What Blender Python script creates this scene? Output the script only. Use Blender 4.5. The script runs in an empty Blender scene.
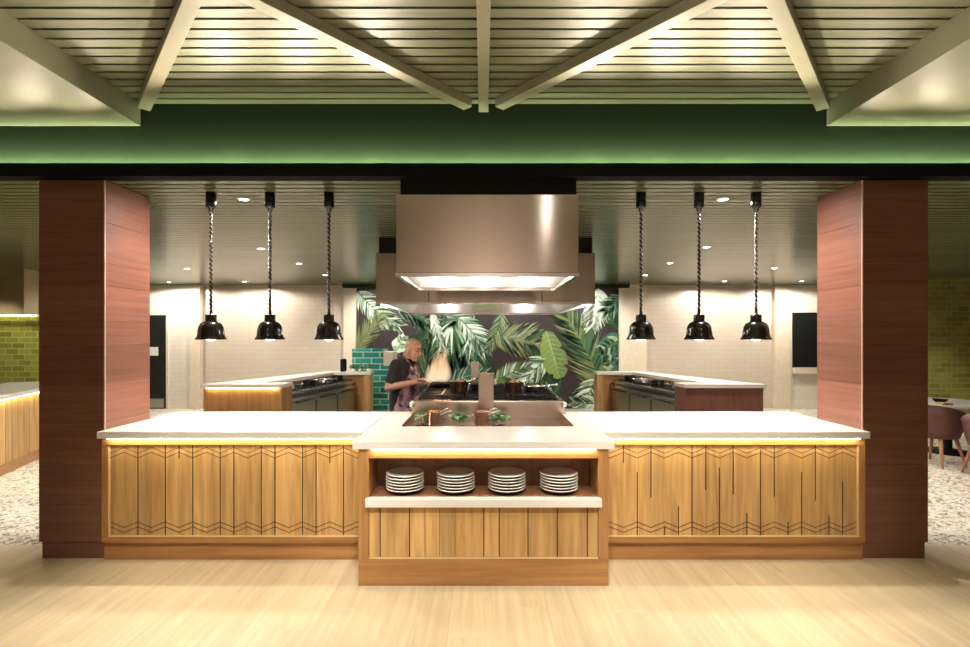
import bpy, bmesh, math, random
from mathutils import Vector, Matrix, Euler
random.seed(7)
S = bpy.context.scene
COL = S.collection
PI = math.pi
WARM = (1.0, 0.85, 0.66)
WARMW = (1.0, 0.91, 0.79)

# ------------------------------------------------------------------ camera, world, exposure, lamps of the rooms and added lamps
cam_d = bpy.data.cameras.new('camera')
cam_d.sensor_width = 36.0
cam_d.lens = 36.0 * 500 / 970
cam_d.shift_x = 1.5 / 970
cam_d.shift_y = 12.5 / 970
cam = bpy.data.objects.new('camera', cam_d)
COL.objects.link(cam)
cam.location = (0, 0, 1.62)
cam.rotation_euler = (PI / 2, 0, 0)
S.camera = cam
S.view_settings.view_transform = 'Standard'
S.view_settings.look = 'None'
S.view_settings.gamma = 1
S.view_settings.use_curve_mapping = False
S.view_settings.exposure = 0.32
W = bpy.data.worlds.new('world')
S.world = W
W.use_nodes = True
W.node_tree.nodes['Background'].inputs[0].default_value = (1.0, 0.85, 0.68, 1)
W.node_tree.nodes['Background'].inputs[1].default_value = 0.03


def light(kind, loc, power, color=WARM, target=None, size=0.05, spot=90, blend=0.5, sx=None, sy=None):
    d = bpy.data.lights.new('room_or_added_lamp', kind)
    d.energy = power
    d.color = color
    if kind == 'AREA':
        d.shape = 'RECTANGLE'
        d.size = sx or size
        d.size_y = sy or size
    else:
        d.shadow_soft_size = size
    if kind == 'SPOT':
        d.spot_size = math.radians(spot)
        d.spot_blend = blend
    o = bpy.data.objects.new('room_or_added_lamp', d)
    COL.objects.link(o)
    o.location = loc
    if target is not None:
        o.rotation_euler = (Vector(target) - Vector(loc)).to_track_quat('-Z', 'Y').to_euler()
    return o


# downlights of the front room, in its ceiling (above the frame), onto floor and counter fronts
for x in (-1.75, -0.85, 0.69, 1.75):
    light('SPOT', (x, 1.75, 3.08), 52, WARMW, (x * 0.9, 2.2, 0.0), 0.05, 76, 0.8)
for x in (-1.6, 0.0, 1.6):
    light('SPOT', (x, 0.9, 3.08), 255, WARMW, (x * 1.0, 3.4, 0.45), 0.06, 46, 0.9)
light('POINT', (0.69, 1.74, 3.04), 3, WARMW, size=0.03)
# uplights set in the cove behind the lip, raking the front ceiling and soffits from the fascia side
for s in (-1, 1):
    for x in (0.80, 1.30, 1.85):
        light('SPOT', (s * x, 3.585, 2.846), 80, WARM, (s * x, 2.595, 2.946), 0.03, 116, 1.0)
    for x in (2.75, 3.2, 3.7, 4.3):
        light('SPOT', (s * x, 3.585, 2.846), 30, WARM, (s * x, 2.595, 2.956), 0.05, 116, 1.0)
# added unseen lamps that brighten the wall behind the camera, reflected in the hood
for x in (-2.6, 0, 2.6):
    light('SPOT', (x, -2.2, 3.2), 330, WARMW, (x, -4.0, 1.4), 0.06, 110, 0.8)
# added spots at two downlights to brighten the inner faces of the pillars
for s in (-1, 1):
    light('SPOT', (s * 1.98, 4.14, 2.72), 80, WARMW, (s * 2.75, 3.9, 1.6), 0.05, 120, 0.8)
# lounge areas left and right of the pillars
for s in (-1, 1):
    light('SPOT', (s * 4.9, 4.9, 2.70), 210, WARMW, (s * 4.9, 4.9, 0), 0.06, 76, 0.6)
    light('SPOT', (s * 7.9, 7.3, 2.70), 110, WARMW, (s * 8.3, 9.0, 0.4), 0.06, 62, 0.7)
# kitchen: added hidden lamps without fixtures that brighten the mural behind the hoods
for x in (-2.3, -0.75, 0.80, 2.35):
    light('SPOT', (x, 10.15, 2.73), 120, (1, 0.96, 0.9), (x, 11.2, 1.35), 0.05, 110, 0.7)


# ------------------------------------------------------------------ helpers
def tag(o, label=None, cat=None, group=None, kind=None):
    if label: o['label'] = label
    if cat: o['category'] = cat
    if group: o['group'] = group
    if kind: o['kind'] = kind
    return o


def empty(name, loc=(0, 0, 0), label=None, cat=None, group=None):
    o = bpy.data.objects.new(name, None)
    o.empty_display_size = 0.1
    COL.objects.link(o)
    o.location = loc
    return tag(o, label, cat, group)


def world_loc(p):
    v = Vector((0, 0, 0))
    while p is not None:
        v += Vector(p.location)
        p = p.parent
    return v


def copy_tree(o, parent=None):
    c = o.copy()
    COL.objects.link(c)
    c.parent = parent
    for ch in o.children:
        copy_tree(ch, c)
    return c


class MB:
    def __init__(self):
        self.v = []; self.f = []; self.m = []; self.s = []

    def add(self, verts, faces, m=0, smooth=False):
        b = len(self.v)
        self.v += [tuple(p) for p in verts]
        for f in faces:
            self.f.append([b + i for i in f]); self.m.append(m); self.s.append(smooth)
        return self

    def box(self, x0, x1, y0, y1, z0, z1, m=0, fn=None):
        if x0 > x1: x0, x1 = x1, x0
        if y0 > y1: y0, y1 = y1, y0
        v = [(x0, y0, z0), (x1, y0, z0), (x1, y1, z0), (x0, y1, z0), (x0, y0, z1), (x1, y0, z1), (x1, y1, z1), (x0, y1, z1)]
        if fn: v = [fn(*p) for p in v]
        return self.add(v, [(0, 3, 2, 1), (4, 5, 6, 7), (0, 1, 5, 4), (1, 2, 6, 5), (2, 3, 7, 6), (3, 0, 4, 7)], m)

    def prism(self, poly, z0, z1, m=0):
        a = sum(poly[i][0] * poly[(i + 1) % len(poly)][1] - poly[(i + 1) % len(poly)][0] * poly[i][1] for i in range(len(poly)))
        if a < 0: poly = poly[::-1]
        n = len(poly)
        v = [(x, y, z0) for x, y in poly] + [(x, y, z1) for x, y in poly]
        f = [tuple(range(n))[::-1], tuple(range(n, 2 * n))] + [(i, (i + 1) % n, n + (i + 1) % n, n + i) for i in range(n)]
        return self.add(v, f, m)

    def lathe(self, prof, c=(0, 0, 0), n=32, m=0, smooth=True, sx=1, sy=1):
        v = []; f = []
        for r, z in prof:
            for i in range(n):
                a = 2 * PI * i / n
                v.append((c[0] + sx * r * math.cos(a), c[1] + sy * r * math.sin(a), c[2] + z))
        for j in range(len(prof) - 1):
            for i in range(n):
                k = (i + 1) % n
                f.append((j * n + i, j * n + k, (j + 1) * n + k, (j + 1) * n + i))
        if prof[0][0] > 1e-4: f.append(tuple(range(n))[::-1])
        if prof[-1][0] > 1e-4: f.append(tuple(range((len(prof) - 1) * n, len(prof) * n)))
        return self.add(v, f, m, smooth)

    def tube(self, pts, r, n=10, m=0, smooth=True, rounded=False):
        pts = [Vector(p) for p in pts]
        rs = r if isinstance(r, (list, tuple)) else [r] * len(pts)
        if rounded:                       # half-sphere ends
            d0 = (pts[0] - pts[1]).normalized(); d1 = (pts[-1] - pts[-2]).normalized()
            a, b = pts[0], pts[-1]; ra, rb = rs[0], rs[-1]
            pre = [(a + d0 * ra * math.sin(t), ra * max(math.cos(t), .02)) for t in (1.5, 1.1, .6)]
            post = [(b + d1 * rb * math.sin(t), rb * max(math.cos(t), .02)) for t in (.6, 1.1, 1.5)]
            pts = [p for p, _ in pre] + pts + [p for p, _ in post]
            rs = [q for _, q in pre] + list(rs) + [q for _, q in post]
        v = []; f = []
        up = None
        for i, p in enumerate(pts):
            t = (pts[min(i + 1, len(pts) - 1)] - pts[max(i - 1, 0)]).normalized()
            if up is None:
                up = Vector((0, 0, 1)) if abs(t.z) < .9 else Vector((1, 0, 0))
            a = t.cross(up)
            if a.length < 1e-5: a = t.cross(Vector((0, 1, 0)))
            a.normalize(); b = a.cross(t).normalized(); up = b
            for k in range(n):
                q = 2 * PI * k / n
                v.append(p + (a * math.cos(q) + b * math.sin(q)) * rs[i])
        for i in range(len(pts) - 1):
            for k in range(n):
                l = (k + 1) % n
                f.append((i * n + k, (i + 1) * n + k, (i + 1) * n + l, i * n + l))
        f.append(tuple(range(n)))
        f.append(tuple(range((len(pts) - 1) * n, len(pts) * n))[::-1])
        return self.add(v, f, m, smooth)

    def ball(self, c, r, m=0, n=16, sc=(1, 1, 1), rot=None):
        v = []; f = []
        h = n // 2
        for j in range(h + 1):
            th = PI * j / h
            for i in range(n):
                a = 2 * PI * i / n
                p = Vector((r * sc[0] * max(math.sin(th), .001) * math.cos(a), r * sc[1] * max(math.sin(th), .001) * math.sin(a), -r * sc[2] * math.cos(th)))
                if rot: p.rotate(rot)
                v.append(p + Vector(c))
        for j in range(h):
            for i in range(n):
                k = (i + 1) % n
                f.append((j * n + i, j * n + k, (j + 1) * n + k, (j + 1) * n + i))
        f.append(tuple(range(n))[::-1]); f.append(tuple(range(h * n, h * n + n)))
        return self.add(v, f, m, True)

    def loft(self, secs, n=24, m=0):          # secs: (cx, cy, cz, rx, ry)
        v = []; f = []
        for cx, cy, cz, rx, ry in secs:
            for i in range(n):
                a = 2 * PI * i / n
                v.append((cx + rx * math.cos(a), cy + ry * math.sin(a), cz))
        for j in range(len(secs) - 1):
            for i in range(n):
                k = (i + 1) % n
                f.append((j * n + i, j * n + k, (j + 1) * n + k, (j + 1) * n + i))
        f.append(tuple(range(n))[::-1]); f.append(tuple(range((len(secs) - 1) * n, len(secs) * n)))
        return self.add(v, f, m, True)

    def build(self, name, mats, parent=None, bevel=0, base=None, remesh=0, smooth_it=0):
        if not isinstance(mats, (list, tuple)): mats = [mats]
        xs = [p[0] for p in self.v]; ys = [p[1] for p in self.v]; zs = [p[2] for p in self.v]
        if parent is not None:
            off = world_loc(parent); loc = Vector((0, 0, 0))
        else:
            off = Vector(base) if base else Vector(((min(xs) + max(xs)) / 2, (min(ys) + max(ys)) / 2, min(zs)))
            loc = off.copy()
        me = bpy.data.meshes.new(name)
        me.from_pydata([(p[0] - off.x, p[1] - off.y, p[2] - off.z) for p in self.v], [], self.f)
        for mt in mats: me.materials.append(mt)
        me.polygons.foreach_set('material_index', self.m)
        me.polygons.foreach_set('use_smooth', self.s)
        me.update()
        o = bpy.data.objects.new(name, me)
        COL.objects.link(o)
        o.location = loc
        o.parent = parent
        if bevel:
            b = o.modifiers.new('bevel', 'BEVEL'); b.width = bevel; b.segments = 2; b.limit_method = 'ANGLE'; b.angle_limit = 0.6
        if remesh:
            r = o.modifiers.new('remesh', 'REMESH'); r.mode = 'VOXEL'; r.voxel_size = remesh; r.use_smooth_shade = True
            if smooth_it:
                q = o.modifiers.new('smooth', 'SMOOTH'); q.iterations = smooth_it; q.factor = 0.5
        return o


def struct(name, mb, mats, bevel=0):
    o = mb.build(name, mats, bevel=bevel, base=(0, 0, 0))
    o['kind'] = 'structure'
    return o


# ------------------------------------------------------------------ materials
class NT:
    def __init__(self, name):
        self.mat = bpy.data.materials.new(name)
        self.mat.use_nodes = True
        self.t = self.mat.node_tree
        self.b = self.t.nodes['Principled BSDF']
        self.out = self.t.nodes['Material Output']

    def n(self, kind, **kw):
        nd = self.t.nodes.new('ShaderNode' + kind)
        for k, v in kw.items(): setattr(nd, k, v)
        return nd

    def l(self, a, b): self.t.links.new(a, b)

    def ramp(self, fac, stops):
        r = self.n('ValToRGB')
        e = r.color_ramp.elements
        while len(e) < len(stops): e.new(0.5)
        for el, (p, c) in zip(e, stops):
            el.position = p; el.color = (*c, 1)
        self.l(fac, r.inputs[0])
        return r.outputs[0]

    def coords(self, scale=(1, 1, 1), rot=(0, 0, 0), swz=None):
        tc = self.n('TexCoord')
        src = tc.outputs['Object']
        if swz:
            sp = self.n('SeparateXYZ'); cb = self.n('CombineXYZ')
            self.l(src, sp.inputs[0])
            for i, ch in enumerate(swz):
                if ch in 'XYZ': self.l(sp.outputs['XYZ'.index(ch)], cb.inputs[i])
            src = cb.outputs[0]
        mp = self.n('Mapping')
        mp.inputs['Scale'].default_value = scale
        mp.inputs['Rotation'].default_value = rot
        self.l(src, mp.inputs[0])
        return mp.outputs[0]

    def bump(self, h, strength=0.2, dist=0.01):
        b = self.n('Bump'); b.inputs['Strength'].default_value = strength; b.inputs['Distance'].default_value = dist
        self.l(h, b.inputs['Height']); self.l(b.outputs[0], self.b.inputs['Normal'])


def plain(name, c, rough=0.5, metal=0.0, var=0.06, scale=20, bump=0.0, coat=0.0):
    t = NT(name)
    nz = t.n('TexNoise'); nz.inputs['Scale'].default_value = scale; nz.inputs['Detail'].default_value = 4
    t.l(t.coords(), nz.inputs['Vector'])
    lo = tuple(x * (1 - var) for x in c); hi = tuple(min(1, x * (1 + var)) for x in c)
    t.l(t.ramp(nz.outputs[0], [(0.3, lo), (0.7, hi)]), t.b.inputs['Base Color'])
    t.b.inputs['Roughness'].default_value = rough
    t.b.inputs['Metallic'].default_value = metal
    t.b.inputs['Coat Weight'].default_value = coat
    if max(c) < 0.0141 and rough > 0.65: t.b.inputs['Specular IOR Level'].default_value = 0.08
    if bump: t.bump(nz.outputs[0], bump)
    return t.mat


def wood(name, dark, light_, grain='Z', rough=0.45, island=0.25, ribs=0):
    t = NT(name)
    sc = {'X': (1.2, 22, 22), 'Y': (22, 1.2, 22), 'XY': (1.2, 1.2, 34), 'Z': (22, 22, 1.2)}[grain]
    geo = t.n('NewGeometry')
    tc = t.n('TexCoord'); mp = t.n('Mapping'); mp.inputs['Scale'].default_value = sc
    ad = t.n('VectorMath', operation='ADD'); ml = t.n('VectorMath', operation='SCALE')
    cb = t.n('CombineXYZ')
    for i in range(3): t.l(geo.outputs['Random Per Island'], cb.inputs[i])
    t.l(cb.outputs[0], ml.inputs[0]); ml.inputs['Scale'].default_value = 13.7
    t.l(tc.outputs['Object'], ad.inputs[0]); t.l(ml.outputs[0], ad.inputs[1])
    t.l(ad.outputs[0], mp.inputs[0])
    nz = t.n('TexNoise'); nz.inputs['Scale'].default_value = 1.0; nz.inputs['Detail'].default_value = 6; nz.inputs['Roughness'].default_value = 0.6
    nz.inputs['Distortion'].default_value = 0.6
    t.l(mp.outputs[0], nz.inputs['Vector'])
    col = t.ramp(nz.outputs[0], [(0.28, dark), (0.72, light_)])
    hs = t.n('HueSaturation')
    mr = t.n('MapRange'); mr.inputs['To Min'].default_value = 1 - island; mr.inputs['To Max'].default_value = 1 + island
    t.l(geo.outputs['Random Per Island'], mr.inputs['Value'])
    t.l(mr.outputs[0], hs.inputs['Value']); t.l(col, hs.inputs['Color'])
    t.l(hs.outputs[0], t.b.inputs['Base Color'])
    t.b.inputs['Roughness'].default_value = rough
    if ribs:
        wv = t.n('TexWave', wave_type='BANDS', bands_direction='Z'); wv.inputs['Scale'].default_value = ribs
        wv.inputs['Distortion'].default_value = 0.3
        t.l(tc.outputs['Object'], wv.inputs['Vector'])
        t.bump(wv.outputs[0], 0.12, 0.003)
    else:
        t.bump(nz.outputs[0], 0.06, 0.01)
    return t.mat


def tiles(name, c1, c2, mortar, swz, w, h, rough=0.15, msize=0.006, bump=0.3, wob=0.0):
    t = NT(name)
    br = t.n('TexBrick')
    t.l(t.coords(swz=swz), br.inputs['Vector'])
    br.inputs['Color1'].default_value = (*c1, 1); br.inputs['Color2'].default_value = (*c2, 1); br.inputs['Mortar'].default_value = (*mortar, 1)
    br.inputs['Scale'].default_value = 1; br.inputs['Mortar Size'].default_value = msize
    br.inputs['Brick Width'].default_value = w; br.inputs['Row Height'].default_value = h
    br.inputs['Mortar Smooth'].default_value = 0.2
    t.l(br.outputs['Color'], t.b.inputs['Base Color'])
    t.b.inputs['Roughness'].default_value = rough
    inv = t.n('Math', operation='SUBTRACT'); inv.inputs[0].default_value = 1.0
    t.l(br.outputs['Fac'], inv.inputs[1])
    if wob:
        nz = t.n('TexNoise'); nz.inputs['Scale'].default_value = 9
        t.l(t.coords(), nz.inputs['Vector'])
        mm = t.n('Math', operation='MULTIPLY'); mm.inputs[1].default_value = wob
        t.l(nz.outputs[0], mm.inputs[0])
        aa = t.n('Math', operation='ADD'); t.l(mm.outputs[0], aa.inputs[0]); t.l(inv.outputs[0], aa.inputs[1])
        t.bump(aa.outputs[0], bump, 0.006)
    else:
        t.bump(inv.outputs[0], bump, 0.004)
    return t.mat


def steel(name, c=(0.55, 0.52, 0.49), rough=0.28, aniso=0.0, grain='X', bump=0.05):
    t = NT(name)
    sc = {'X': (1.5, 300, 300), 'Z': (300, 300, 1.5), 'Y': (300, 1.5, 300)}[grain]
    nz = t.n('TexNoise'); nz.inputs['Scale'].default_value = 1; nz.inputs['Detail'].default_value = 3
    t.l(t.coords(scale=sc), nz.inputs['Vector'])
    t.l(t.ramp(nz.outputs[0], [(0.3, tuple(x * .93 for x in c)), (0.7, c)]), t.b.inputs['Base Color'])
    t.b.inputs['Metallic'].default_value = 1.0
    t.b.inputs['Roughness'].default_value = rough
    if aniso:
        t.b.inputs['Anisotropic'].default_value = aniso
        t.b.inputs['Anisotropic Rotation'].default_value = 0.25
        tg = t.n('Tangent', direction_type='RADIAL', axis='Z')
        t.l(tg.outputs[0], t.b.inputs['Tangent'])
    if bump: t.bump(nz.outputs[0], bump, 0.002)
    return t.mat


def emit(name, c, strength):
    t = NT(name)
    t.b.inputs['Base Color'].default_value = (*c, 1)
    t.b.inputs['Emission Color'].default_value = (*c, 1)
    t.b.inputs['Emission Strength'].default_value = strength
    return t.mat


def pebbles(name):
    t = NT(name)
    vo = t.n('TexVoronoi'); vo.inputs['Scale'].default_value = 36
    t.l(t.coords(), vo.inputs['Vector'])
    vd = t.n('TexVoronoi', feature='DISTANCE_TO_EDGE'); vd.inputs['Scale'].default_value = 36
    t.l(t.coords(), vd.inputs['Vector'])
    sp = t.n('SeparateColor'); t.l(vo.outputs['Color'], sp.inputs[0])
    c = t.ramp(sp.outputs[0], [(0.0, (0.16, 0.13, 0.10)), (0.16, (0.36, 0.31, 0.24)), (0.30, (0.68, 0.62, 0.51)), (1.0, (0.84, 0.80, 0.71))])
    e = t.ramp(vd.outputs[0], [(0.0, (0.35, 0.33, 0.3)), (0.08, (1, 1, 1))])
    mx = t.n('Mix', data_type='RGBA', blend_type='MULTIPLY'); mx.inputs[0].default_value = 1
    t.l(c, mx.inputs[6]); t.l(e, mx.inputs[7])
    t.l(mx.outputs[2], t.b.inputs['Base Color'])
    t.b.inputs['Roughness'].default_value = 0.5
    t.bump(vd.outputs[0], 0.3, 0.01)
    return t.mat


def pattern_cloth(name):
    t = NT(name)
    vo = t.n('TexVoronoi'); vo.inputs['Scale'].default_value = 26
    t.l(t.coords(), vo.inputs['Vector'])
    sp = t.n('SeparateColor'); t.l(vo.outputs['Color'], sp.inputs[0])
    c = t.ramp(sp.outputs[0], [(0.0, (0.02, 0.015, 0.03)), (0.35, (0.16, 0.07, 0.12)), (0.6, (0.34, 0.22, 0.30)), (0.85, (0.5, 0.4, 0.42))])
    t.l(c, t.b.inputs['Base Color'])
    t.b.inputs['Roughness'].default_value = 0.85
    return t.mat


M = {}
M['oak_floor'] = wood('oak_floor', (0.54, 0.44, 0.275), (0.72, 0.61, 0.425), 'Y', 0.38, 0.06)
M['pebble'] = pebbles('pebble_floor')
M['kitchen_floor'] = tiles('kitchen_floor_tile', (0.3, 0.26, 0.22), (0.33, 0.29, 0.25), (0.15, 0.13, 0.12), 'XY0', 0.6, 0.6, 0.4)
M['sage'] = plain('sage_paint', (0.25, 0.25, 0.16), 0.5, 0, 0.05, 3)
M['sage_slat'] = wood('sage_slat', (0.14, 0.152, 0.085), (0.27, 0.272, 0.170), 'X', 0.5, 0.15)
M['olive_slat'] = wood('olive_slat', (0.095, 0.112, 0.062), (0.15, 0.168, 0.098), 'X', 0.22, 0.12)
M['fascia'] = plain('fascia_green_paint', (0.018, 0.027, 0.014), 0.8, 0, 0.05, 3)
M['fascia'].node_tree.nodes['Principled BSDF'].inputs['Specular IOR Level'].default_value = 0.08
M['shadow_gap'] = plain('black_void', (0.012, 0.013, 0.010), 0.9)
M['black_lip'] = plain('black_lip_paint', (0.006, 0.007, 0.006), 0.7)
M['beam'] = plain('beam_paint', (0.34, 0.33, 0.23), 0.5, 0, 0.05, 5)
M['walnut'] = wood('walnut_cladding', (0.15, 0.060, 0.043), (0.245, 0.105, 0.074), 'XY', 0.36, 0.14, ribs=26)
M['walnut_dark'] = wood('walnut_dark', (0.055, 0.02, 0.013), (0.10, 0.04, 0.025), 'X', 0.4, 0.1)
M['honey'] = wood('honey_timber', (0.35, 0.19, 0.06), (0.68, 0.435, 0.175), 'Z', 0.42, 0.16)
M['frame'] = wood('frame_timber', (0.29, 0.13, 0.042), (0.50, 0.265, 0.095), 'X', 0.42, 0.06)
M['frame_v'] = wood('frame_timber_upright', (0.29, 0.13, 0.042), (0.50, 0.265, 0.095), 'Z', 0.42, 0.06)
M['trim_light'] = plain('pale_timber_edge', (0.72, 0.52, 0.27), 0.4)
M['trim_pink'] = plain('pale_corner_timber', (0.60, 0.40, 0.32), 0.4)
M['groove'] = plain('groove_dark', (0.05, 0.03, 0.015), 0.8)
M['etch'] = plain('etched_line', (0.10, 0.05, 0.02), 0.8)
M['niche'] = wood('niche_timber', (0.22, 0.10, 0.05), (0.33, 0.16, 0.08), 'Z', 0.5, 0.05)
M['stone'] = plain('white_stone', (0.80, 0.77, 0.72), 0.25, 0, 0.02, 6)
M['led'] = emit('warm_led', (1.0, 0.82, 0.52), 55)
M['led_soft'] = emit('soft_led', (1.0, 0.82, 0.50), 35)
M['led_wall'] = emit('wall_led', (1.0, 0.86, 0.55), 14)
M['led_green'] = emit('cove_led', (0.85, 1.0, 0.65), 110)
M['cream_tile'] = tiles('cream_wall_tile', (0.52, 0.455, 0.375), (0.55, 0.48, 0.40), (0.44, 0.385, 0.32), 'XZ0', 0.3, 0.1, 0.3, 0.004, 0.15)
M['white_tile'] = tiles('white_wall_tile', (0.66, 0.61, 0.53), (0.69, 0.64, 0.56), (0.56, 0.51, 0.44), 'XZ0', 0.3, 0.1, 0.3, 0.004, 0.15)
M['plaster'] = plain('blush_plaster', (0.72, 0.60, 0.53), 0.7)
M['cream'] = plain('cream_paint', (0.66, 0.57, 0.45), 0.5)
M['green_tile'] = tiles('green_glazed_tile', (0.15, 0.16, 0.018), (0.26, 0.27, 0.04), (0.34, 0.34, 0.16), 'XZ0', 0.22, 0.10, 0.15, 0.007, 0.35, 0.8)
M['green_tile_side'] = tiles('green_glazed_tile_side', (0.15, 0.16, 0.018), (0.26, 0.27, 0.04), (0.20, 0.20, 0.06), 'YZ0', 0.30, 0.10, 0.18, 0.005, 0.35, 0.6)
M['teal_tile'] = tiles('teal_glazed_tile', (0.005, 0.16, 0.13), (0.05, 0.40, 0.32), (0.40, 0.58, 0.48), 'XZ0', 0.34, 0.118, 0.12, 0.012, 0.4, 0.8)
M['tan'] = plain('tan_paint', (0.34, 0.26, 0.13), 0.6)
M['black_door'] = plain('black_door', (0.012, 0.012, 0.013), 0.35)
M['black_metal'] = plain('black_metal', (0.012, 0.010, 0.009), 0.22, 0.0, 0.1, 30, 0, 0.3)
M['black_matte'] = plain('black_matte', (0.010, 0.010, 0.010), 0.7)
M['grate'] = plain('cast_iron', (0.018, 0.018, 0.02), 0.3, 0.4, 0.2, 30)
M['braid_light'] = plain('braid_light', (0.15, 0.13, 0.10), 0.5)
M['bulb'] = emit('heat_lamp_glow', (1.0, 0.80, 0.55), 40)
M['down'] = emit('downlight_glow', (1.0, 0.93, 0.80), 30)
M['hoodlamp'] = emit('hood_lamp_glow', (1.0, 0.95, 0.88), 30)
M['white_trim'] = plain('white_trim', (0.7, 0.68, 0.62), 0.4)
M['hood'] = steel('brushed_hood_steel', (0.62, 0.535, 0.485), 0.20, 0.93, 'X')
M['steel'] = steel('brushed_steel', (0.58, 0.55, 0.52), 0.3, 0, 'X')
M['steel_bright'] = steel('bright_steel', (0.78, 0.75, 0.71), 0.18, 0, 'X', 0.0)
M['stove_steel'] = steel('warm_stove_steel', (0.47, 0.38, 0.33), 0.27, 0, 'X')
M['mirror_steel'] = steel('polished_steel', (0.62, 0.58, 0.54), 0.06, 0, 'X', 0.0)
M['filter'] = plain('filter_glass', (0.5, 0.6, 0.38), 0.2)
M['copper'] = steel('copper', (0.68, 0.40, 0.28), 0.22, 0, 'Z', 0.0)
M['porcelain'] = plain('porcelain', (0.82, 0.79, 0.74), 0.22, 0, 0.03, 8)
M['rim_shade'] = plain('plate_rim_shade', (0.010, 0.009, 0.008), 0.6)  # dark plate underside, painting the shade between stacked rims
M['lining'] = steel('satin_lining_steel', (0.75, 0.72, 0.70), 0.45, 0, 'X', 0.0)
M['range_olive'] = steel('range_panel_steel', (0.40, 0.40, 0.28), 0.3, 0, 'Z')
M['skin'] = plain('skin', (0.60, 0.35, 0.26), 0.5, 0, 0.08, 30)
M['shirt'] = plain('dark_shirt', (0.025, 0.022, 0.032), 0.85)
M['vest'] = plain('slate_collar_cloth', (0.07, 0.065, 0.10), 0.85)
M['apron'] = pattern_cloth('patterned_apron_cloth')
M['trouser'] = plain('dark_trouser', (0.03, 0.026, 0.03), 0.9)
M['eye'] = plain('eye_dark', (0.02, 0.015, 0.012), 0.2)
M['lip'] = plain('lip', (0.30, 0.12, 0.09), 0.5)
M['stubble'] = plain('stubble_hair', (0.12, 0.09, 0.075), 0.8)
M['chair_cloth'] = plain('wine_leather', (0.12, 0.045, 0.032), 0.5, 0, 0.12, 12)
M['chair_leg'] = wood('chair_leg_timber', (0.38, 0.16, 0.09), (0.5, 0.24, 0.13), 'Z', 0.4, 0.1)
M['mustard'] = plain('mustard_cloth', (0.65, 0.42, 0.10), 0.8)
M['linen'] = plain('white_linen', (0.72, 0.68, 0.6), 0.8)
M['herb'] = plain('herb_green', (0.06, 0.16, 0.04), 0.7, 0, 0.4, 20)
M['herb_pale'] = plain('herb_pale', (0.30, 0.42, 0.22), 0.7)
M['sign'] = plain('white_sign', (0.8, 0.8, 0.78), 0.5)
M['glass_dark'] = plain('dark_glass', (0.008, 0.009, 0.012), 0.15)


def flame_mat():
    t = NT('flame_glow')
    tc = t.n('TexCoord'); sp = t.n('SeparateXYZ'); t.l(tc.outputs['Generated'], sp.inputs[0])
    c = t.ramp(sp.outputs[2], [(0.0, (1.0, 0.80, 0.58)), (0.4, (1.0, 0.64, 0.36)), (1.0, (0.85, 0.36, 0.14))])
    em = t.n('Emission'); em.inputs['Strength'].default_value = 1.05
    t.l(c, em.inputs[0])
    tr = t.n('BsdfTransparent'); mx = t.n('MixShader')
    lw = t.n('LayerWeight'); lw.inputs['Blend'].default_value = 0.5
    r = t.n('MapRange'); r.inputs['To Min'].default_value = 0.80; r.inputs['To Max'].default_value = 1.0
    t.l(lw.outputs['Facing'], r.inputs['Value'])
    t.l(r.outputs[0], mx.inputs[0]); t.l(em.outputs[0], mx.inputs[1]); t.l(tr.outputs[0], mx.inputs[2])
    t.l(mx.outputs[0], t.out.inputs[0])
    return t.mat


M['flame'] = flame_mat()

# ------------------------------------------------------------------ the room shell
CZ = 2.755          # kitchen ceiling
UZ = 3.314          # front ceiling
SZ = 3.153          # front soffits
BW = 11.2           # back wall
LIPY = 3.547

mb = MB()
pw = 0.19
x = -9.5
while x < 9.5:
    y = -4.0 - random.random() * 1.8
    while y < 3.88:
        y1 = min(y + 1.8, 3.88); y0 = max(y, -4.0)
        if y1 > y0: mb.add([(x, y0, 0), (min(x + pw, 9.5), y0, 0), (min(x + pw, 9.5), y1, 0), (x, y1, 0)], [(0, 1, 2, 3)])
        y += 1.8
    x += pw
struct('floor', mb, M['oak_floor'])
for s, nm in ((-1, 'floor_lounge_left'), (1, 'floor_lounge_right')):
    struct(nm, MB().add([(s * 3.0, 3.88, 0), (s * 9.5, 3.88, 0), (s * 9.5, BW, 0), (s * 3.0, BW, 0)], [(0, 1, 2, 3) if s > 0 else (3, 2, 1, 0)]), M['pebble'])
struct('floor_kitchen', MB().add([(-3.0, 3.88, 0), (3.0, 3.88, 0), (3.0, BW, 0), (-3.0, BW, 0)], [(0, 1, 2, 3)]), M['kitchen_floor'])

# front ceiling: slats with open gaps under a black void, soffits either side
mb = MB()
y = -3.98
while y < 3.64:
    mb.box(-2.5, 2.5, y, min(y + 0.071, 3.648), UZ, UZ + 0.007, 0)
    y += 0.09
mb.box(-2.5, 2.5, -4, 3.65, UZ + 0.05, UZ + 0.07, 1)
struct('ceiling', mb, [M['sage_slat'], M['shadow_gap']])
for s, nm in ((-1, 'ceiling_soffit_left'), (1, 'ceiling_soffit_right')):
    mb = MB().box(s * 2.505, s * 9.5, -4, 3.65, SZ, UZ + 0.07)
    struct(nm, mb, M['sage'])
# fascia above the kitchen opening, with the lip that hides its cove light
struct('wall_fascia', MB().box(-9.5, 9.5, 3.65, 3.75, CZ + 0.022, UZ + 0.1), M['fascia'])
mb = MB().box(-9.5, 9.5, LIPY, LIPY + 0.014, CZ, CZ + 0.092).box(-9.5, 9.5, LIPY + 0.014, 3.648, CZ, CZ + 0.02)
struct('trim_1', mb, M['black_lip'])
o = MB().box(-9.4, 9.4, 3.5612, 3.5665, CZ + 0.034, CZ + 0.080).build('cove_light_strip', M['led_green'])
tag(o, 'green tinted light strip running along the cove under the dark green fascia', 'light strip')
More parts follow.
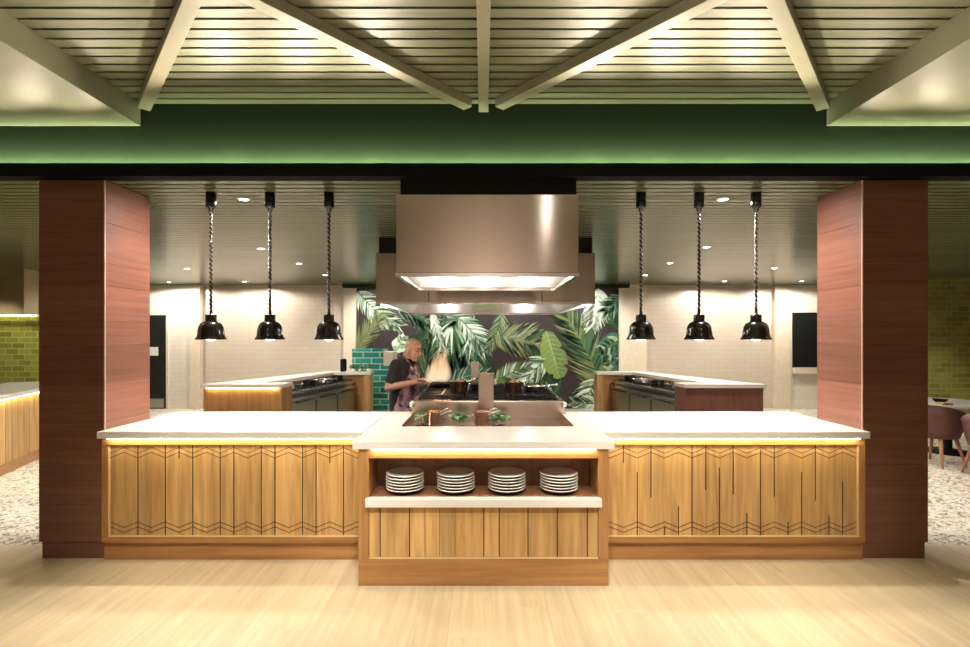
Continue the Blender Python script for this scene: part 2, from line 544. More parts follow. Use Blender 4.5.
# kitchen ceiling slats
mb = MB()
y = 3.66
while y < BW:
    mb.box(-9.5, 9.5, y, y + 0.077, CZ, CZ + 0.005, 0)
    y += 0.1
mb.box(-9.5, 9.5, 3.65, BW, CZ + 0.04, CZ + 0.06, 1)
mb.box(-9.5, 9.5, 3.65, 3.66, CZ, CZ + 0.05, 1)
struct('ceiling_kitchen', mb, [M['olive_slat'], M['shadow_gap']])

# exposed beams of the front ceiling
def beam(p0, p1, w, label):
    a = Vector((p0[0], p0[1])); b = Vector((p1[0], p1[1])); d = (b - a).normalized(); n = Vector((-d.y, d.x)) * w / 2
    o = MB().prism([tuple(a - n), tuple(b - n), tuple(b + n), tuple(a + n)], 3.248, UZ - 0.002).build('ceiling_beam', M['beam'], bevel=0.003)
    tag(o, label, 'beam', 'beams of the front ceiling')
beam((-2.445, 3.60), (-1.241, 2.233), 0.08, 'sage ceiling beam rising from the inner corner of the left pale soffit')
beam((-0.113, 3.58), (-1.245, 2.306), 0.08, 'sage diagonal ceiling beam left of the middle beam, meeting it at the fascia')
beam((0.113, 3.58), (1.245, 2.306), 0.08, 'sage diagonal ceiling beam right of the middle beam, meeting it at the fascia')
beam((2.445, 3.60), (1.241, 2.233), 0.08, 'sage ceiling beam rising from the inner corner of the right pale soffit')
beam((0, 3.64), (0, -2.0), 0.07, 'straight sage ceiling beam running down the middle of the ceiling')

# walls
struct('wall_front', MB().box(-9.5, 9.5, -4.1, -4.0, 0, 3.4), M['plaster'])
struct('wall_left', MB().box(-9.6, -9.5, -4.1, BW + 0.1, 0, 3.4), M['cream'])
struct('wall_right', MB().box(9.5, 9.6, -4.1, BW + 0.1, 0, 3.4), M['cream'])
BX = lambda px, d=BW: (px - 483.5) * d / 500
mb = MB().box(-9.5, 9.5, BW, BW + 0.1, 0, CZ + 0.06)
struct('wall_back', mb, M['cream_tile'])
# lighter pilasters and outer kitchen walls stand a little proud of the back wall
k = 0
for a, b, m, dep in ((345, 357, 'cream', .12), (618, 645, 'cream', .12), (193, 203, 'cream', .12), (772, 787, 'cream', .12)):
    k += 1
    struct('trim_%d' % (k + 1), MB().box(BX(a), BX(b), BW - dep, BW - 0.002, 0, CZ - 0.002), M[m])
struct('wall_back_left', MB().box(-7.62, BX(192.5), BW - 0.06, BW - 0.002, 0, CZ - 0.002), M['white_tile'])
struct('wall_back_right', MB().box(BX(787.5), 7.55, BW - 0.06, BW - 0.002, 0, CZ - 0.002), M['white_tile'])
# black door with a white notice and a steel kick plate, pale frame
d = empty('door_1', (BX(150), BW - 0.07, 0)); d['kind'] = 'structure'
tag(d, 'black door in the pale tiled wall beside the left pillar')
MB().box(BX(132), BX(169), BW - 0.11, BW - 0.064, 0.01, 2.08).build('door_leaf', M['black_door'], d)
MB().box(BX(169.2), BX(171.5), BW - 0.115, BW - 0.064, 0.0, 2.12).box(BX(129), BX(169.2), BW - 0.115, BW - 0.064, 2.085, 2.12).build('door_frame', M['white_tile'], d)
MB().box(BX(134), BX(167), BW - 0.116, BW - 0.111, 0.03, 0.23).build('kick_plate', M['steel'], d)
o = MB().box(BX(152), BX(161.5), BW - 0.116, BW - 0.111, 1.185, 1.375).build('door_notice', M['sign']); tag(o, 'blank white notice fixed to the black door behind the left pillar', 'notice')
# dark serving hatch on the right with a stone sill
d = empty('window_1', (BX(805), BW - 0.07, 0.86)); d['kind'] = 'structure'
tag(d, 'dark glazed hatch in the pale wall beside the right pillar')
MB().box(BX(792), BX(826), BW - 0.10, BW - 0.064, 0.93, 2.12).build('pane', M['glass_dark'], d)
MB().box(BX(790.5), BX(792), BW - 0.12, BW - 0.064, 0.92, 2.14).box(BX(792), BX(828), BW - 0.12, BW - 0.064, 2.12, 2.14).build('window_frame', M['black_matte'], d)
MB().box(BX(790), BX(828), BW - 0.16, BW - 0.064, 0.79, 0.92).build('window_sill', M['cream'], d)

struct('trim_7', MB().box(BX(346), BX(626), BW - 0.30, BW - 0.125, CZ - 0.075, CZ - 0.002), M['fascia'])
# green tiled walls of the lounges
struct('wall_lounge_right', MB().box(7.6, 9.5, 9.75, 9.95, 0, CZ - 0.002), M['green_tile'])
struct('wall_lounge_left', MB().box(-9.5, -7.7, 8.75, 8.95, 0, CZ - 0.002), M['green_tile'])
struct('trim_6', MB().box(-9.5, -7.74, 8.42, 8.748, 1.99, CZ - 0.002), M['tan'])
o = MB().box(-9.45, -7.8, 8.70, 8.72, 1.972, 1.988).build('wall_light_strip', M['led_wall']); tag(o, 'warm light strip under the tan bulkhead washing the left green tiles', 'light strip')

# ------------------------------------------------------------------ pillars
def pillar(s, label):
    x0, x1 = s * 2.75, s * 3.227
    p = empty('pillar', ((x0 + x1) / 2, 3.875, 0), label, 'pillar', 'timber clad pillars')
    mb = MB()
    zs = [0.125, 0.40, 0.69, 0.98, 1.27, 1.56, 1.73, 1.99, 2.15, 2.45, CZ - 0.002]
    for z0, z1 in zip(zs, zs[1:]):
        mb.box(x0, x1, 3.63, 4.12, z0, z1 - 0.002)
    mb.build('cladding', M['walnut'], p)
    MB().box(x0, s * 3.216, 3.645, 4.10, 0, 0.124).build('plinth', M['walnut'], p)
    MB().box(x0 - s * 0.004, x0 + s * 0.004, 3.625, 3.634, 0.125, CZ - 0.004).build('corner_bead', M['trim_pink'], p)
pillar(-1, 'left square pillar clad in dark walnut boards')
pillar(1, 'right square pillar clad in dark walnut boards')

# ------------------------------------------------------------------ front counters
TOP = 0.94

def chevrons(mb, x0, x1, z0, z1, y, period, phase):
    """double zigzag lines at the top and bottom of a boarded panel"""
    h = 0.055; w = 0.006
    n = int((x1 - x0) / (period / 2)) + 2
    for zc, sg in ((z1 - 0.018, 1), (z1 - 0.052, 1), (z0 + 0.02, -1), (z0 + 0.055, -1)):
        pts = []
        i0 = math.floor((x0 - phase) / (period / 2))
        for i in range(i0, i0 + n + 2):
            px = phase + i * period / 2
            z = zc - (h if (i % 2) else 0) * 0.75 if sg > 0 else zc + (0.75 * h if (i % 2) else 0)
            pts.append((px, z))
        for (xa, za), (xb, zb) in zip(pts, pts[1:]):
            ca, cb = max(xa, x0), min(xb, x1)
            if cb - ca < 0.004: continue
            f = lambda xx: za + (zb - za) * (xx - xa) / (xb - xa)
            za2, zb2 = f(ca), f(cb)
            if min(za2, zb2) < z0 + .004: pass
            mb.add([(ca, y, za2 - w / 2), (cb, y, zb2 - w / 2), (cb, y, zb2 + w / 2), (ca, y, za2 + w / 2)], [(0, 1, 2, 3)], 2)


def side_counter(s, label, seams):
    xi, xo = 0.852, 2.735
    c = empty('counter', (s * (xi + xo) / 2, 4.0, 0), label, 'counter', 'boarded side counters')
    X = lambda v: s * v
    # carcass and plinth
    MB().box(X(xi), X(xo - 0.02), 3.63, 4.44, 0.0, 0.885).build('carcass', M['walnut_dark'], c)
    MB().box(X(xi), X(xo + 0.012), 3.622, 3.629, 0.0, 0.138).build('kick_board', M['frame'], c)
    # frame: rails and stile
    MB().box(X(xi), X(xo), 3.580, 3.629, 0.139, 0.180).box(X(xi), X(xo), 3.580, 3.629, 0.838, 0.884).build('rail', M['frame'], c, bevel=0.002)
    MB().box(X(xo - 0.045), X(xo), 3.580, 3.629, 0.1805, 0.8375).build('stile', M['frame_v'], c, bevel=0.002)
    MB().box(X(xi), X(xo - 0.046), 3.583, 3.600, 0.1805, 0.187).box(X(xo - 0.053), X(xo - 0.046), 3.583, 3.600, 0.187, 0.8375).build('edge_bead', M['trim_light'], c)
    # boarded panel
    mb = MB()
    xa, xb = xi + 0.001, xo - 0.054
    z0, z1 = 0.188, 0.837
    bw = 0.0985
    e = [xa]; v = xb
    cuts = []
    while v - bw > xa: v -= bw; cuts.append(v)
    e = [xa] + cuts[::-1] + [xb]
    for i in range(len(e) - 1):
        l, r = e[i], e[i + 1]
        mb.box(X(l), X(r), 3.595, 3.620, z0, z1, 0)
    nse = len(cuts)
    for i, v in enumerate(cuts):          # cuts[0] nearest the outer edge
        g = seams[i % len(seams)]
        if g is None: continue
        a, b = g
        mb.box(X(v - 0.0035), X(v + 0.0035), 3.5935, 3.596, z0 + a * (z1 - z0), z0 + b * (z1 - z0), 1)
    chevrons(mb, min(X(xa), X(xb)), max(X(xa), X(xb)), z0, z1, 3.5932, bw * 2, X(xb - bw))
    mb.build('boarded_panel', [M['honey'], M['groove'], M['etch']], c)
    MB().box(X(xi + 0.03), X(xo - 0.06), 3.552, 3.562, 0.8866, 0.8893).build('light_strip', M['led'], c)
    # steel frame of the counter back
    w = empty('worktop', (s * 1.8, 4.02, 0.89), 'thick white stone worktop over the %s boarded counter' % ('left' if s < 0 else 'right'), 'worktop', 'white stone worktops')
    MB().box(X(0.849), X(2.747), 3.549, 4.50, 0.8895, TOP).build('stone_slab', M['stone'], w, bevel=0.004)
F = (0, 1)
side_counter(-1, 'honey timber counter left of centre with full height grooves and zigzag borders', [None, F, None, F, (.85, 1), F, None, F, F, None, F, F, None, F, F, (.8, 1), F, None])
side_counter(1, 'honey timber counter right of centre with broken grooves of differing lengths', [(0, .6), (.0, .22), (.38, 1), (0, .7), (.0, .15), (.42, 1), (0, .95), (0, .25), (.45, 1), (0, .75), (.5, 1), (.0, 1), (0, .32), (.0, .1), (.42, 1), (0, .7), (.8, 1), None])

# centre counter with the open plate niche
c = empty('counter', (0, 3.5, 0), 'projecting middle counter with an open niche holding four plate stacks', 'counter')
HW = 0.811; FY = 3.245
for sx in (-1, 1):
    MB().box(sx * HW, sx * (HW - 0.065), FY, 3.62, 0.172, 0.885).build('side_panel', M['frame_v'], c, bevel=0.003)
MB().box(-HW, HW, FY - 0.004, 3.62, 0.0, 0.171).build('plinth', M['frame'], c, bevel=0.003)
MB().box(-HW + 0.066, HW - 0.066, FY, FY + 0.03, 0.825, 0.885).build('rail', M['frame'], c, bevel=0.002)
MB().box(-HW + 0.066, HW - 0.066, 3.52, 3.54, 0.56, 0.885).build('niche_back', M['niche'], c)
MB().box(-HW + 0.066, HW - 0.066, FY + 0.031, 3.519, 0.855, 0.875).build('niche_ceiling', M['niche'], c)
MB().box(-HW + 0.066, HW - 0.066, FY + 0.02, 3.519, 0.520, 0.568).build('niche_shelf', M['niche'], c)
MB().box(-0.762, 0.762, FY - 0.035, FY + 0.019, 0.516, 0.573).build('shelf_ledge', M['stone'], c, bevel=0.006)
mb = MB()
x0, x1 = -HW + 0.066, HW - 0.066
ed = [x0] + [(p - 483.5) * 3.257 / 500 for p in (380.2, 409.6, 425, 439.6, 455, 483.8, 499.2, 528, 557.4, 587.4)] + [x1]
for i in range(len(ed) - 1): mb.box(ed[i], ed[i + 1], FY + 0.012, FY + 0.03, 0.182, 0.515, 0)
for i, v in enumerate(ed[1:-1]):
    if i in (2, 3, 4): mb.box(v - 0.0016, v + 0.0016, FY + 0.011, FY + 0.013, 0.182, 0.515, 2)
    else: mb.box(v - 0.0035, v + 0.0035, FY + 0.0105, FY + 0.013, 0.182, 0.515, 1)
mb.build('boarded_panel', [M['honey'], M['groove'], M['etch']], c)
MB().box(x0, x1, FY + 0.003, FY + 0.011, 0.1725, 0.181).build('edge_bead', M['trim_light'], c)
MB().box(-0.72, 0.72, FY - 0.022, FY - 0.012, 0.8845, 0.8893).build('light_strip', M['led'], c)
# worktop: stone ring around a polished steel bench
OX0, OX1, OY = -0.62, 0.684, 3.765
w = empty('worktop', (0, 3.6, 0.89), 'white stone worktop of the projecting middle counter around the steel bench', 'worktop', 'white stone worktops')
mb = MB()
mb.prism([(-0.845, 3.22), (0.845, 3.22), (0.845, 4.50), (0.725, 4.50), (0.725, 4.372), (OX1, 4.372), (OX1, OY), (OX0, OY), (OX0, 4.372), (-0.646, 4.372), (-0.646, 4.50), (-0.845, 4.50)], 0.8895, TOP)
mb.build('stone_slab', M['stone'], w, bevel=0.004)
b = empty('steel_bench', (0.03, 4.1, 0), 'polished steel prep bench sunk in the middle worktop before the stove', 'bench')
MB().box(OX0 + 0.003, OX1 - 0.003, OY + 0.003, 4.37, 0.86, 0.90).build('bench_top', M['mirror_steel'], b)
for xx in (OX0 + 0.003, OX1 - 0.012):
    MB().box(xx, xx + 0.009, OY + 0.003, 4.37, 0.9005, 0.945).build('rim', M['copper'], b)
MB().box(OX0 + 0.01, OX1 - 0.01, 3.79, 4.36, 0.0, 0.859).build('cabinet', M['steel'], b)

# ------------------------------------------------------------------ plates: four stacks of six
mb = MB()
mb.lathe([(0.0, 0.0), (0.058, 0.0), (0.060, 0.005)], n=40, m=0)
mb.lathe([(0.060, 0.005), (0.090, 0.010), (0.120, 0.031)], n=40, m=1)  # underside ring coloured dark as shade below the rim
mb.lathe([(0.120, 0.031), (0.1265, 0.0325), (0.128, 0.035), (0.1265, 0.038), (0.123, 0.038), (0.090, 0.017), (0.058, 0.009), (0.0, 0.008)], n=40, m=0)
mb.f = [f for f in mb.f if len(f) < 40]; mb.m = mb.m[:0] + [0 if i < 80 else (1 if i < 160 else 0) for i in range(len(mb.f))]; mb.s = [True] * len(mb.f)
plate0 = mb.build('plate', [M['porcelain'], M['rim_shade']], base=(0, 0, 0))
xs = [(405.5 - 483.5), (456 - 483.5), (507 - 483.5), (558.5 - 483.5)]
stack_words = ['far left', 'second from the left', 'third from the left', 'far right']
lvl_words = ['lowest', 'second lowest', 'third lowest', 'fourth lowest', 'fifth lowest', 'topmost']
first = True
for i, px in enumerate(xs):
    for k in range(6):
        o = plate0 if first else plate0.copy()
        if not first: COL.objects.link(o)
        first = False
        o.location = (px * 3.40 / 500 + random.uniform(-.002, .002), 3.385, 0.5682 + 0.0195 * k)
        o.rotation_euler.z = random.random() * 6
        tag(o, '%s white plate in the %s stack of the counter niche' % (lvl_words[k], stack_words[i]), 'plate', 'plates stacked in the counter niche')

# ------------------------------------------------------------------ pendant heat lamps
def make_pendant():
    r = empty('pendant_lamp', (0, 0, 0))
    MB().lathe([(0.0, 0.0), (0.036, 0.0), (0.039, 0.003), (0.039, -0.112), (0.033, -0.118), (0.022, -0.122), (0.016, -0.15), (0.0, -0.15)][::-1], (0, 0, 0), 24).build('ceiling_cap', M['black_metal'], r)
    # twisted cable: two strands wound round a core
    za, zb = -0.148, -0.93
    n = 230
    for ph, m in ((0, 'black_metal'), (PI, 'braid_light')):
        pts = [(0.0065 * math.cos(ph + i * 0.6), 0.0065 * math.sin(ph + i * 0.6), za + (zb - za) * i / n) for i in range(n + 1)]
        MB().tube(pts, 0.0065 if m == 'black_metal' else 0.0042, 6).build('cable_strand', M[m], r)
    MB().lathe([(0.0000, -0.92), (0.0103, -0.92), (0.0129, -0.96), (0.0146, -0.962), (0.0396, -0.966), (0.0413, -0.97), (0.0413, -1.02), (0.0378, -1.024), (0.0000, -1.024)][::-1], (0, 0, 0), 24).build('lamp_neck', M['black_metal'], r)
    prof = [(0.0000, -1.020), (0.0533, -1.021), (0.0740, -1.035), (0.0877, -1.058), (0.0946, -1.088), (0.0972, -1.118), (0.1006, -1.138), (0.1135, -1.155), (0.1144, -1.163), (0.1101, -1.163), (0.0972, -1.145), (0.0929, -1.118), (0.0894, -1.088), (0.0826, -1.062), (0.0688, -1.042), (0.0499, -1.03), (0.0000, -1.029)]
    MB().lathe(prof, (0, 0, 0), 40).build('lamp_shade', M['black_metal'], r)
    MB().lathe([(0.0000, -1.17), (0.0172, -1.169), (0.0361, -1.163), (0.0473, -1.15), (0.0482, -1.135), (0.0387, -1.11), (0.0172, -1.09), (0.0155, -1.03), (0.0000, -1.03)], (0, 0, 0), 24).build('bulb', M['bulb'], r)
    return r
p0 = make_pendant()
PEND = [(211, 'beside the left pillar'), (270, 'middle of the three left of the hood'), (329, 'just left of the steel hood'),
        (641, 'just right of the steel hood'), (699, 'middle of the three right of the hood'), (756, 'beside the right pillar')]
for i, (px, wd) in enumerate(PEND):
    o = p0 if i == 0 else copy_tree(p0)
    o.location = ((px - 483.5) * 3.97 / 500, 3.97, CZ - 0.001)
    tag(o, 'black dome pendant lamp, ' + wd, 'pendant lamp', 'pendant heat lamps over the worktop')
    light('SPOT', (o.location.x, 3.97, CZ - 1.185), 22, (1, 0.88, 0.74), (o.location.x, 3.97, 0), 0.05, 150, 0.6)

# ------------------------------------------------------------------ recessed downlights of the kitchen ceiling
def make_down():
    r = empty('downlight', (0, 0, 0))
    MB().lathe([(0.036, 0.0), (0.036, -0.006), (0.050, -0.006), (0.052, 0.0)], (0, 0, 0), 24).build('rim', M['white_trim'], r)
    MB().lathe([(0.0, -0.004), (0.0355, -0.004), (0.0355, -0.001), (0.0, -0.001)], (0, 0, 0), 24).build('lens', M['down'], r)
    return r
d0 = make_down()
DL = [(244, 199, 'between the first and second pendants from the left', 1), (261, 248.5, 'left of the second pendant cable from the left', 1),
      (299, 263.5, 'between the second and third pendants from the left', 0), (325, 275, 'touching the third pendant cable from the left', 0),
      (187, 268.5, 'near the left pillar', 1), (244.5, 281.5, 'left side, in the row nearest the back wall', 0), (169, 282, 'above the black door', 1),
      (723, 199, 'between the first and second pendants from the right', 1), (706.5, 247, 'just right of the second pendant cable from the right', 1),
      (670, 263, 'between the second and third pendants from the right', 0), (645, 275, 'touching the cable of the pendant right of the hood', 0),
      (774.5, 268, 'near the right pillar', 1), (724.5, 281, 'right side, in the row nearest the back wall', 0), (802, 281, 'above the dark hatch', 1)]
for i, (px, py, wd, lit) in enumerate(DL):
    Y = (CZ - 1.62) * 500 / (336 - py)
    Y = min(Y, BW - 0.25)
    o = d0 if i == 0 else copy_tree(d0)
    o.location = ((px - 483.5) * Y / 500, Y, CZ)
    tag(o, 'round recessed downlight ' + wd, 'downlight', 'recessed downlights of the kitchen ceiling')
    light('SPOT', (o.location.x, Y, CZ - 0.012), 90 if py == 199 else (170 if py > 280 else 110), WARMW, (o.location.x, Y + 0.05, 0), 0.04, 172 if py > 280 else 150, 0.25 if py > 280 else 0.5)

# ------------------------------------------------------------------ steel extraction hoods
def hood(x0, x1, y0, y1, z0, z1, cx0, cx1, label, lamps, seams=(), filt=False, power=10):
    h = empty('extractor_hood', ((x0 + x1) / 2, (y0 + y1) / 2, z0), label, 'extractor hood')
    t = 0.03
    mb = MB()
    mb.box(x0, x1, y0, y0 + t, z0, z1).box(x0, x1, y1 - t, y1, z0, z1).box(x0, x0 + t, y0 + t, y1 - t, z0, z1).box(x1 - t, x1, y0 + t, y1 - t, z0, z1)
    mb.build('canopy', M['hood'], h, bevel=0.004)
    mb = MB().box(x0 + t, x1 - t, y0 + t, y1 - t, z0 + 0.20, z0 + 0.22)
    # lining panels of the back and the sloping sides
    mb.box(x0 + t, x1 - t, y1 - t - 0.012, y1 - t - 0.002, z0 + 0.002, z0 + 0.199)
    for sx, xa in ((1, x0 + t), (-1, x1 - t)):
        mb.add([(xa, y0 + t, z0 + 0.005), (xa, y1 - t, z0 + 0.005), (xa + sx * 0.10, y1 - t, z0 + 0.19), (xa + sx * 0.10, y0 + t, z0 + 0.19)], [(0, 1, 2, 3)])
    mb.build('inner_lining', M['lining'], h)
    g = 0.025
    MB().box(x0 - 0.004, x1 + 0.004, y0 - 0.004, y0 + t, z0 - g, z0 - .001).box(x0 - 0.004, x1 + 0.004, y1 - t, y1 + 0.004, z0 - g, z0 - .001).box(x0 - 0.004, x0 + t, y0 + t, y1 - t, z0 - g, z0 - .001).box(x1 - t, x1 + 0.004, y0 + t, y1 - t, z0 - g, z0 - .001).build('gutter', M['steel_bright'], h)
    for v in seams:
        MB().box(v - 0.003, v + 0.003, y0 - 0.0015, y0 + 0.001, z0, z1).build('panel_seam', M['groove'], h)
    MB().box(cx0, cx1, y0 + 0.01, y1 - 0.05, z1 + 0.001, CZ - 0.002).build('duct_collar', M['black_matte'], h)
    for v in lamps:
        MB().lathe([(0.0, -0.02), (0.05, -0.02), (0.055, 0.0), (0.0, 0.0)], (v, y1 - 0.16, z0 + 0.195), 20).build('hood_lamp', M['hoodlamp'], h)
        light('POINT', (v, y1 - 0.16, z0 + 0.13), power, (1, 0.95, 0.88), size=0.03)
    if filt:
        MB().box(-0.20, 0.22, y1 - 0.075, y1 - 0.06, z0 + 0.055, z0 + 0.16).build('inspection_plate', M['filter'], h)
hood(-0.63, 0.685, 3.60, 4.75, 2.075, 2.64, -0.60, 0.67, 'large brushed steel extractor hood at the front, over the pan stove', [-0.38, 0.02, 0.44], power=4)
hood(-1.232, 1.278, 5.73, 8.6, 2.01, 2.571, -1.20, 1.25, 'wider brushed steel extractor hood behind the front hood', [-0.62, 0.70], seams=(-0.63, 0.67), filt=True, power=7)

# ------------------------------------------------------------------ stove island
st = empty('stove', (0.03, 5.0, 0), 'stainless steel island stove with black burner grates behind the steel bench', 'stove')
SX0, SX1 = -0.634, 0.713
MB().box(SX0, SX1, 4.376, 5.60, 0.0, 1.055).build('stove_body', M['stove_steel'], st, bevel=0.012)
MB().box(SX0 + 0.05, SX1 - 0.05, 4.45, 5.55, 1.0555, 1.062).build('hob_tray', M['black_matte'], st)
for s_, xx in ((-1, SX0 + 0.01), (1, SX1 - 0.01)):
    MB().tube([(xx, 4.40, 1.02), (xx, 4.372, 1.02)], 0.028, 16).build('corner_knob', M['steel_bright'], st)
for i in range(3):
    for j in range(2):
        gx = SX0 + 0.06 + (0.41 * i if i else 0) + 0.01; gy = 4.47 + 0.54 * j
        mb = MB()
        w_, d_ = 0.38, 0.50
        z = 1.098
        for u in (0, .5, 1): mb.box(gx + u * w_ - .006, gx + u * w_ + .006, gy, gy + d_, z - .012, z)
        for u in (0, .25, .5, .75, 1): mb.box(gx, gx + w_, gy + u * d_ - .006, gy + u * d_ + .006, z - .012, z)
        for uu in (0, 1):
            for vv in (0, .5, 1): mb.box(gx + uu * w_ - .01, gx + uu * w_ + .01, gy + vv * d_ - .01, gy + vv * d_ + .01, 1.0625, z - .012)
        mb.build('burner_grate', M['grate'], st)
        for vv in (.25, .75):
            MB().lathe([(0.0, 0), (.055, 0), (.055, .012), (.035, .02), (.035, .027), (0, .028)], (gx + w_ / 2, gy + vv * d_, 1.0625), 20).build('burner', M['grate'], st)
MB().box(-0.045, 0.090, 4.30, 4.374, 0.9005, 1.30).build('riser_post', M['stove_steel'], st, bevel=0.006)
MB().box(0.091, 0.112, 4.32, 4.35, 1.20, 1.245).build('switch', M['cream'], st)
MB().box(-0.125, -0.05, 5.02, 5.10, 1.1, 1.36).build('rear_post', M['steel'], st, bevel=0.005)
MB().box(-0.05, 0.10, 5.0, 5.10, 1.10, 1.13).build('rear_shelf', M['steel'], st)


def saucepan(x, y, z, r, h, label, mat='copper', handle=(1, 0), hl=0.16, rim='steel_bright'):
    p = empty('saucepan', (x, y, z), label, 'saucepan')
    MB().lathe([(0, 0.0), (r * .96, 0), (r, .006), (r, h), (r + .004, h + .003), (r - .002, h + .003), (r - .006, h - .002), (r - .006, .01), (0, .008)], (x, y, z + .0005), 32).build('pan_body', M[mat], p)
    hx, hy = handle
    MB().tube([(x + hx * r, y + hy * r, z + h * .8), (x + hx * (r + hl * .5), y + hy * (r + hl * .5), z + h + .01), (x + hx * (r + hl), y + hy * (r + hl), z + h + .025)], [.009, .008, .01], 10).build('handle', M[rim], p)
    return p
saucepan(-0.225, 4.62, 1.098, 0.078, 0.105, 'copper saucepan on the stove, left of the steel post', handle=(.85, .5))
saucepan(0.275, 4.62, 1.098, 0.078, 0.10, 'copper saucepan on the stove, right of the steel post', handle=(.9, .4))
saucepan(0.48, 4.72, 1.098, 0.10, 0.05, 'shallow steel pan on the right rear of the stove', 'steel_bright', (.8, -.3))
saucepan(-0.05, 4.85, 1.0985, 0.085, 0.055, 'dark low pan on the stove behind the steel post', 'grate', (-.8, .5))
# utensil pots on the bench
def pot(px, lab):
    Y = 3.98
    x = (px - 483.5) * Y / 500
    p = empty('utensil_pot', (x, Y, 0.9005), lab, 'pot', 'copper utensil pots on the steel bench')
    r, h = 0.053, 0.115
    MB().lathe([(0, 0), (r * .9, 0), (r, .006), (r, h), (r + .003, h + .003), (r - .002, h + .003), (r - .005, h - .003), (r - .005, .008), (0, .008)], (x, Y, 0.9008), 28).build('pot_body', M['copper'], p)
    MB().tube([(x - r, Y - .01, .93), (x - r - .035, Y - .01, .945), (x - r - .035, Y - .01, .985), (x - r, Y - .01, .995)], .006, 8).build('handle', M['copper'], p)
    for k, (dx, dz) in enumerate(((.10, .060), (.125, .045))):
        t = empty('serving_tongs' if k == 0 else 'serving_spoon', (x, Y, .91), 'steel %s leaning out of %s' % (('tongs', 'spoon')[k], lab), ('tongs', 'spoon')[k])
        q = [(x - .03 + .02 * k, Y + .012 - .024 * k, .9105), (x + .035, Y + .01 - .02 * k, 1.0 - .01 * k), (x + dx, Y + .01 - .03 * k, .98 + dz)]
        MB().tube(q, [.005, .006, .008], 8).build('shaft', M['steel_bright'], t)
        MB().ball(q[2], .014, sc=(1.4, .8, .5), n=12).build('grip_end', M['steel_bright'], t)
pot(434, 'the left copper pot on the steel bench')
pot(482, 'the copper pot in front of the steel post')

# leafy bunches lying on the steel bench
for px, yy, wd in ((424, 4.16, 'left of the copper pots'), (459, 4.14, 'between the two copper pots'), (500, 4.15, 'right of the copper pots')):
    cx = (px - 483.5) * yy / 500
    mb = MB()
    for k in range(46):
        a_ = random.uniform(-PI, PI); r_ = random.random() ** .6 * .075
        x, y, z = cx + r_ * math.cos(a_), yy + r_ * .7 * math.sin(a_), 0.93 + random.random() * .055 * (1 - r_ * 6)
        mb.ball((x, y, max(z, .928)), .026, 0 if k % 4 else 1, n=6, sc=(1.4, .55, .28), rot=Euler((random.uniform(-.6, .6), random.uniform(-.5, .5), random.random() * 6)))
    o = mb.build('herb_bunch', [M['herb'], M['herb_pale']])
    tag(o, 'bunch of green leaves on the steel bench ' + wd, 'herbs', 'herb bunches on the steel bench')

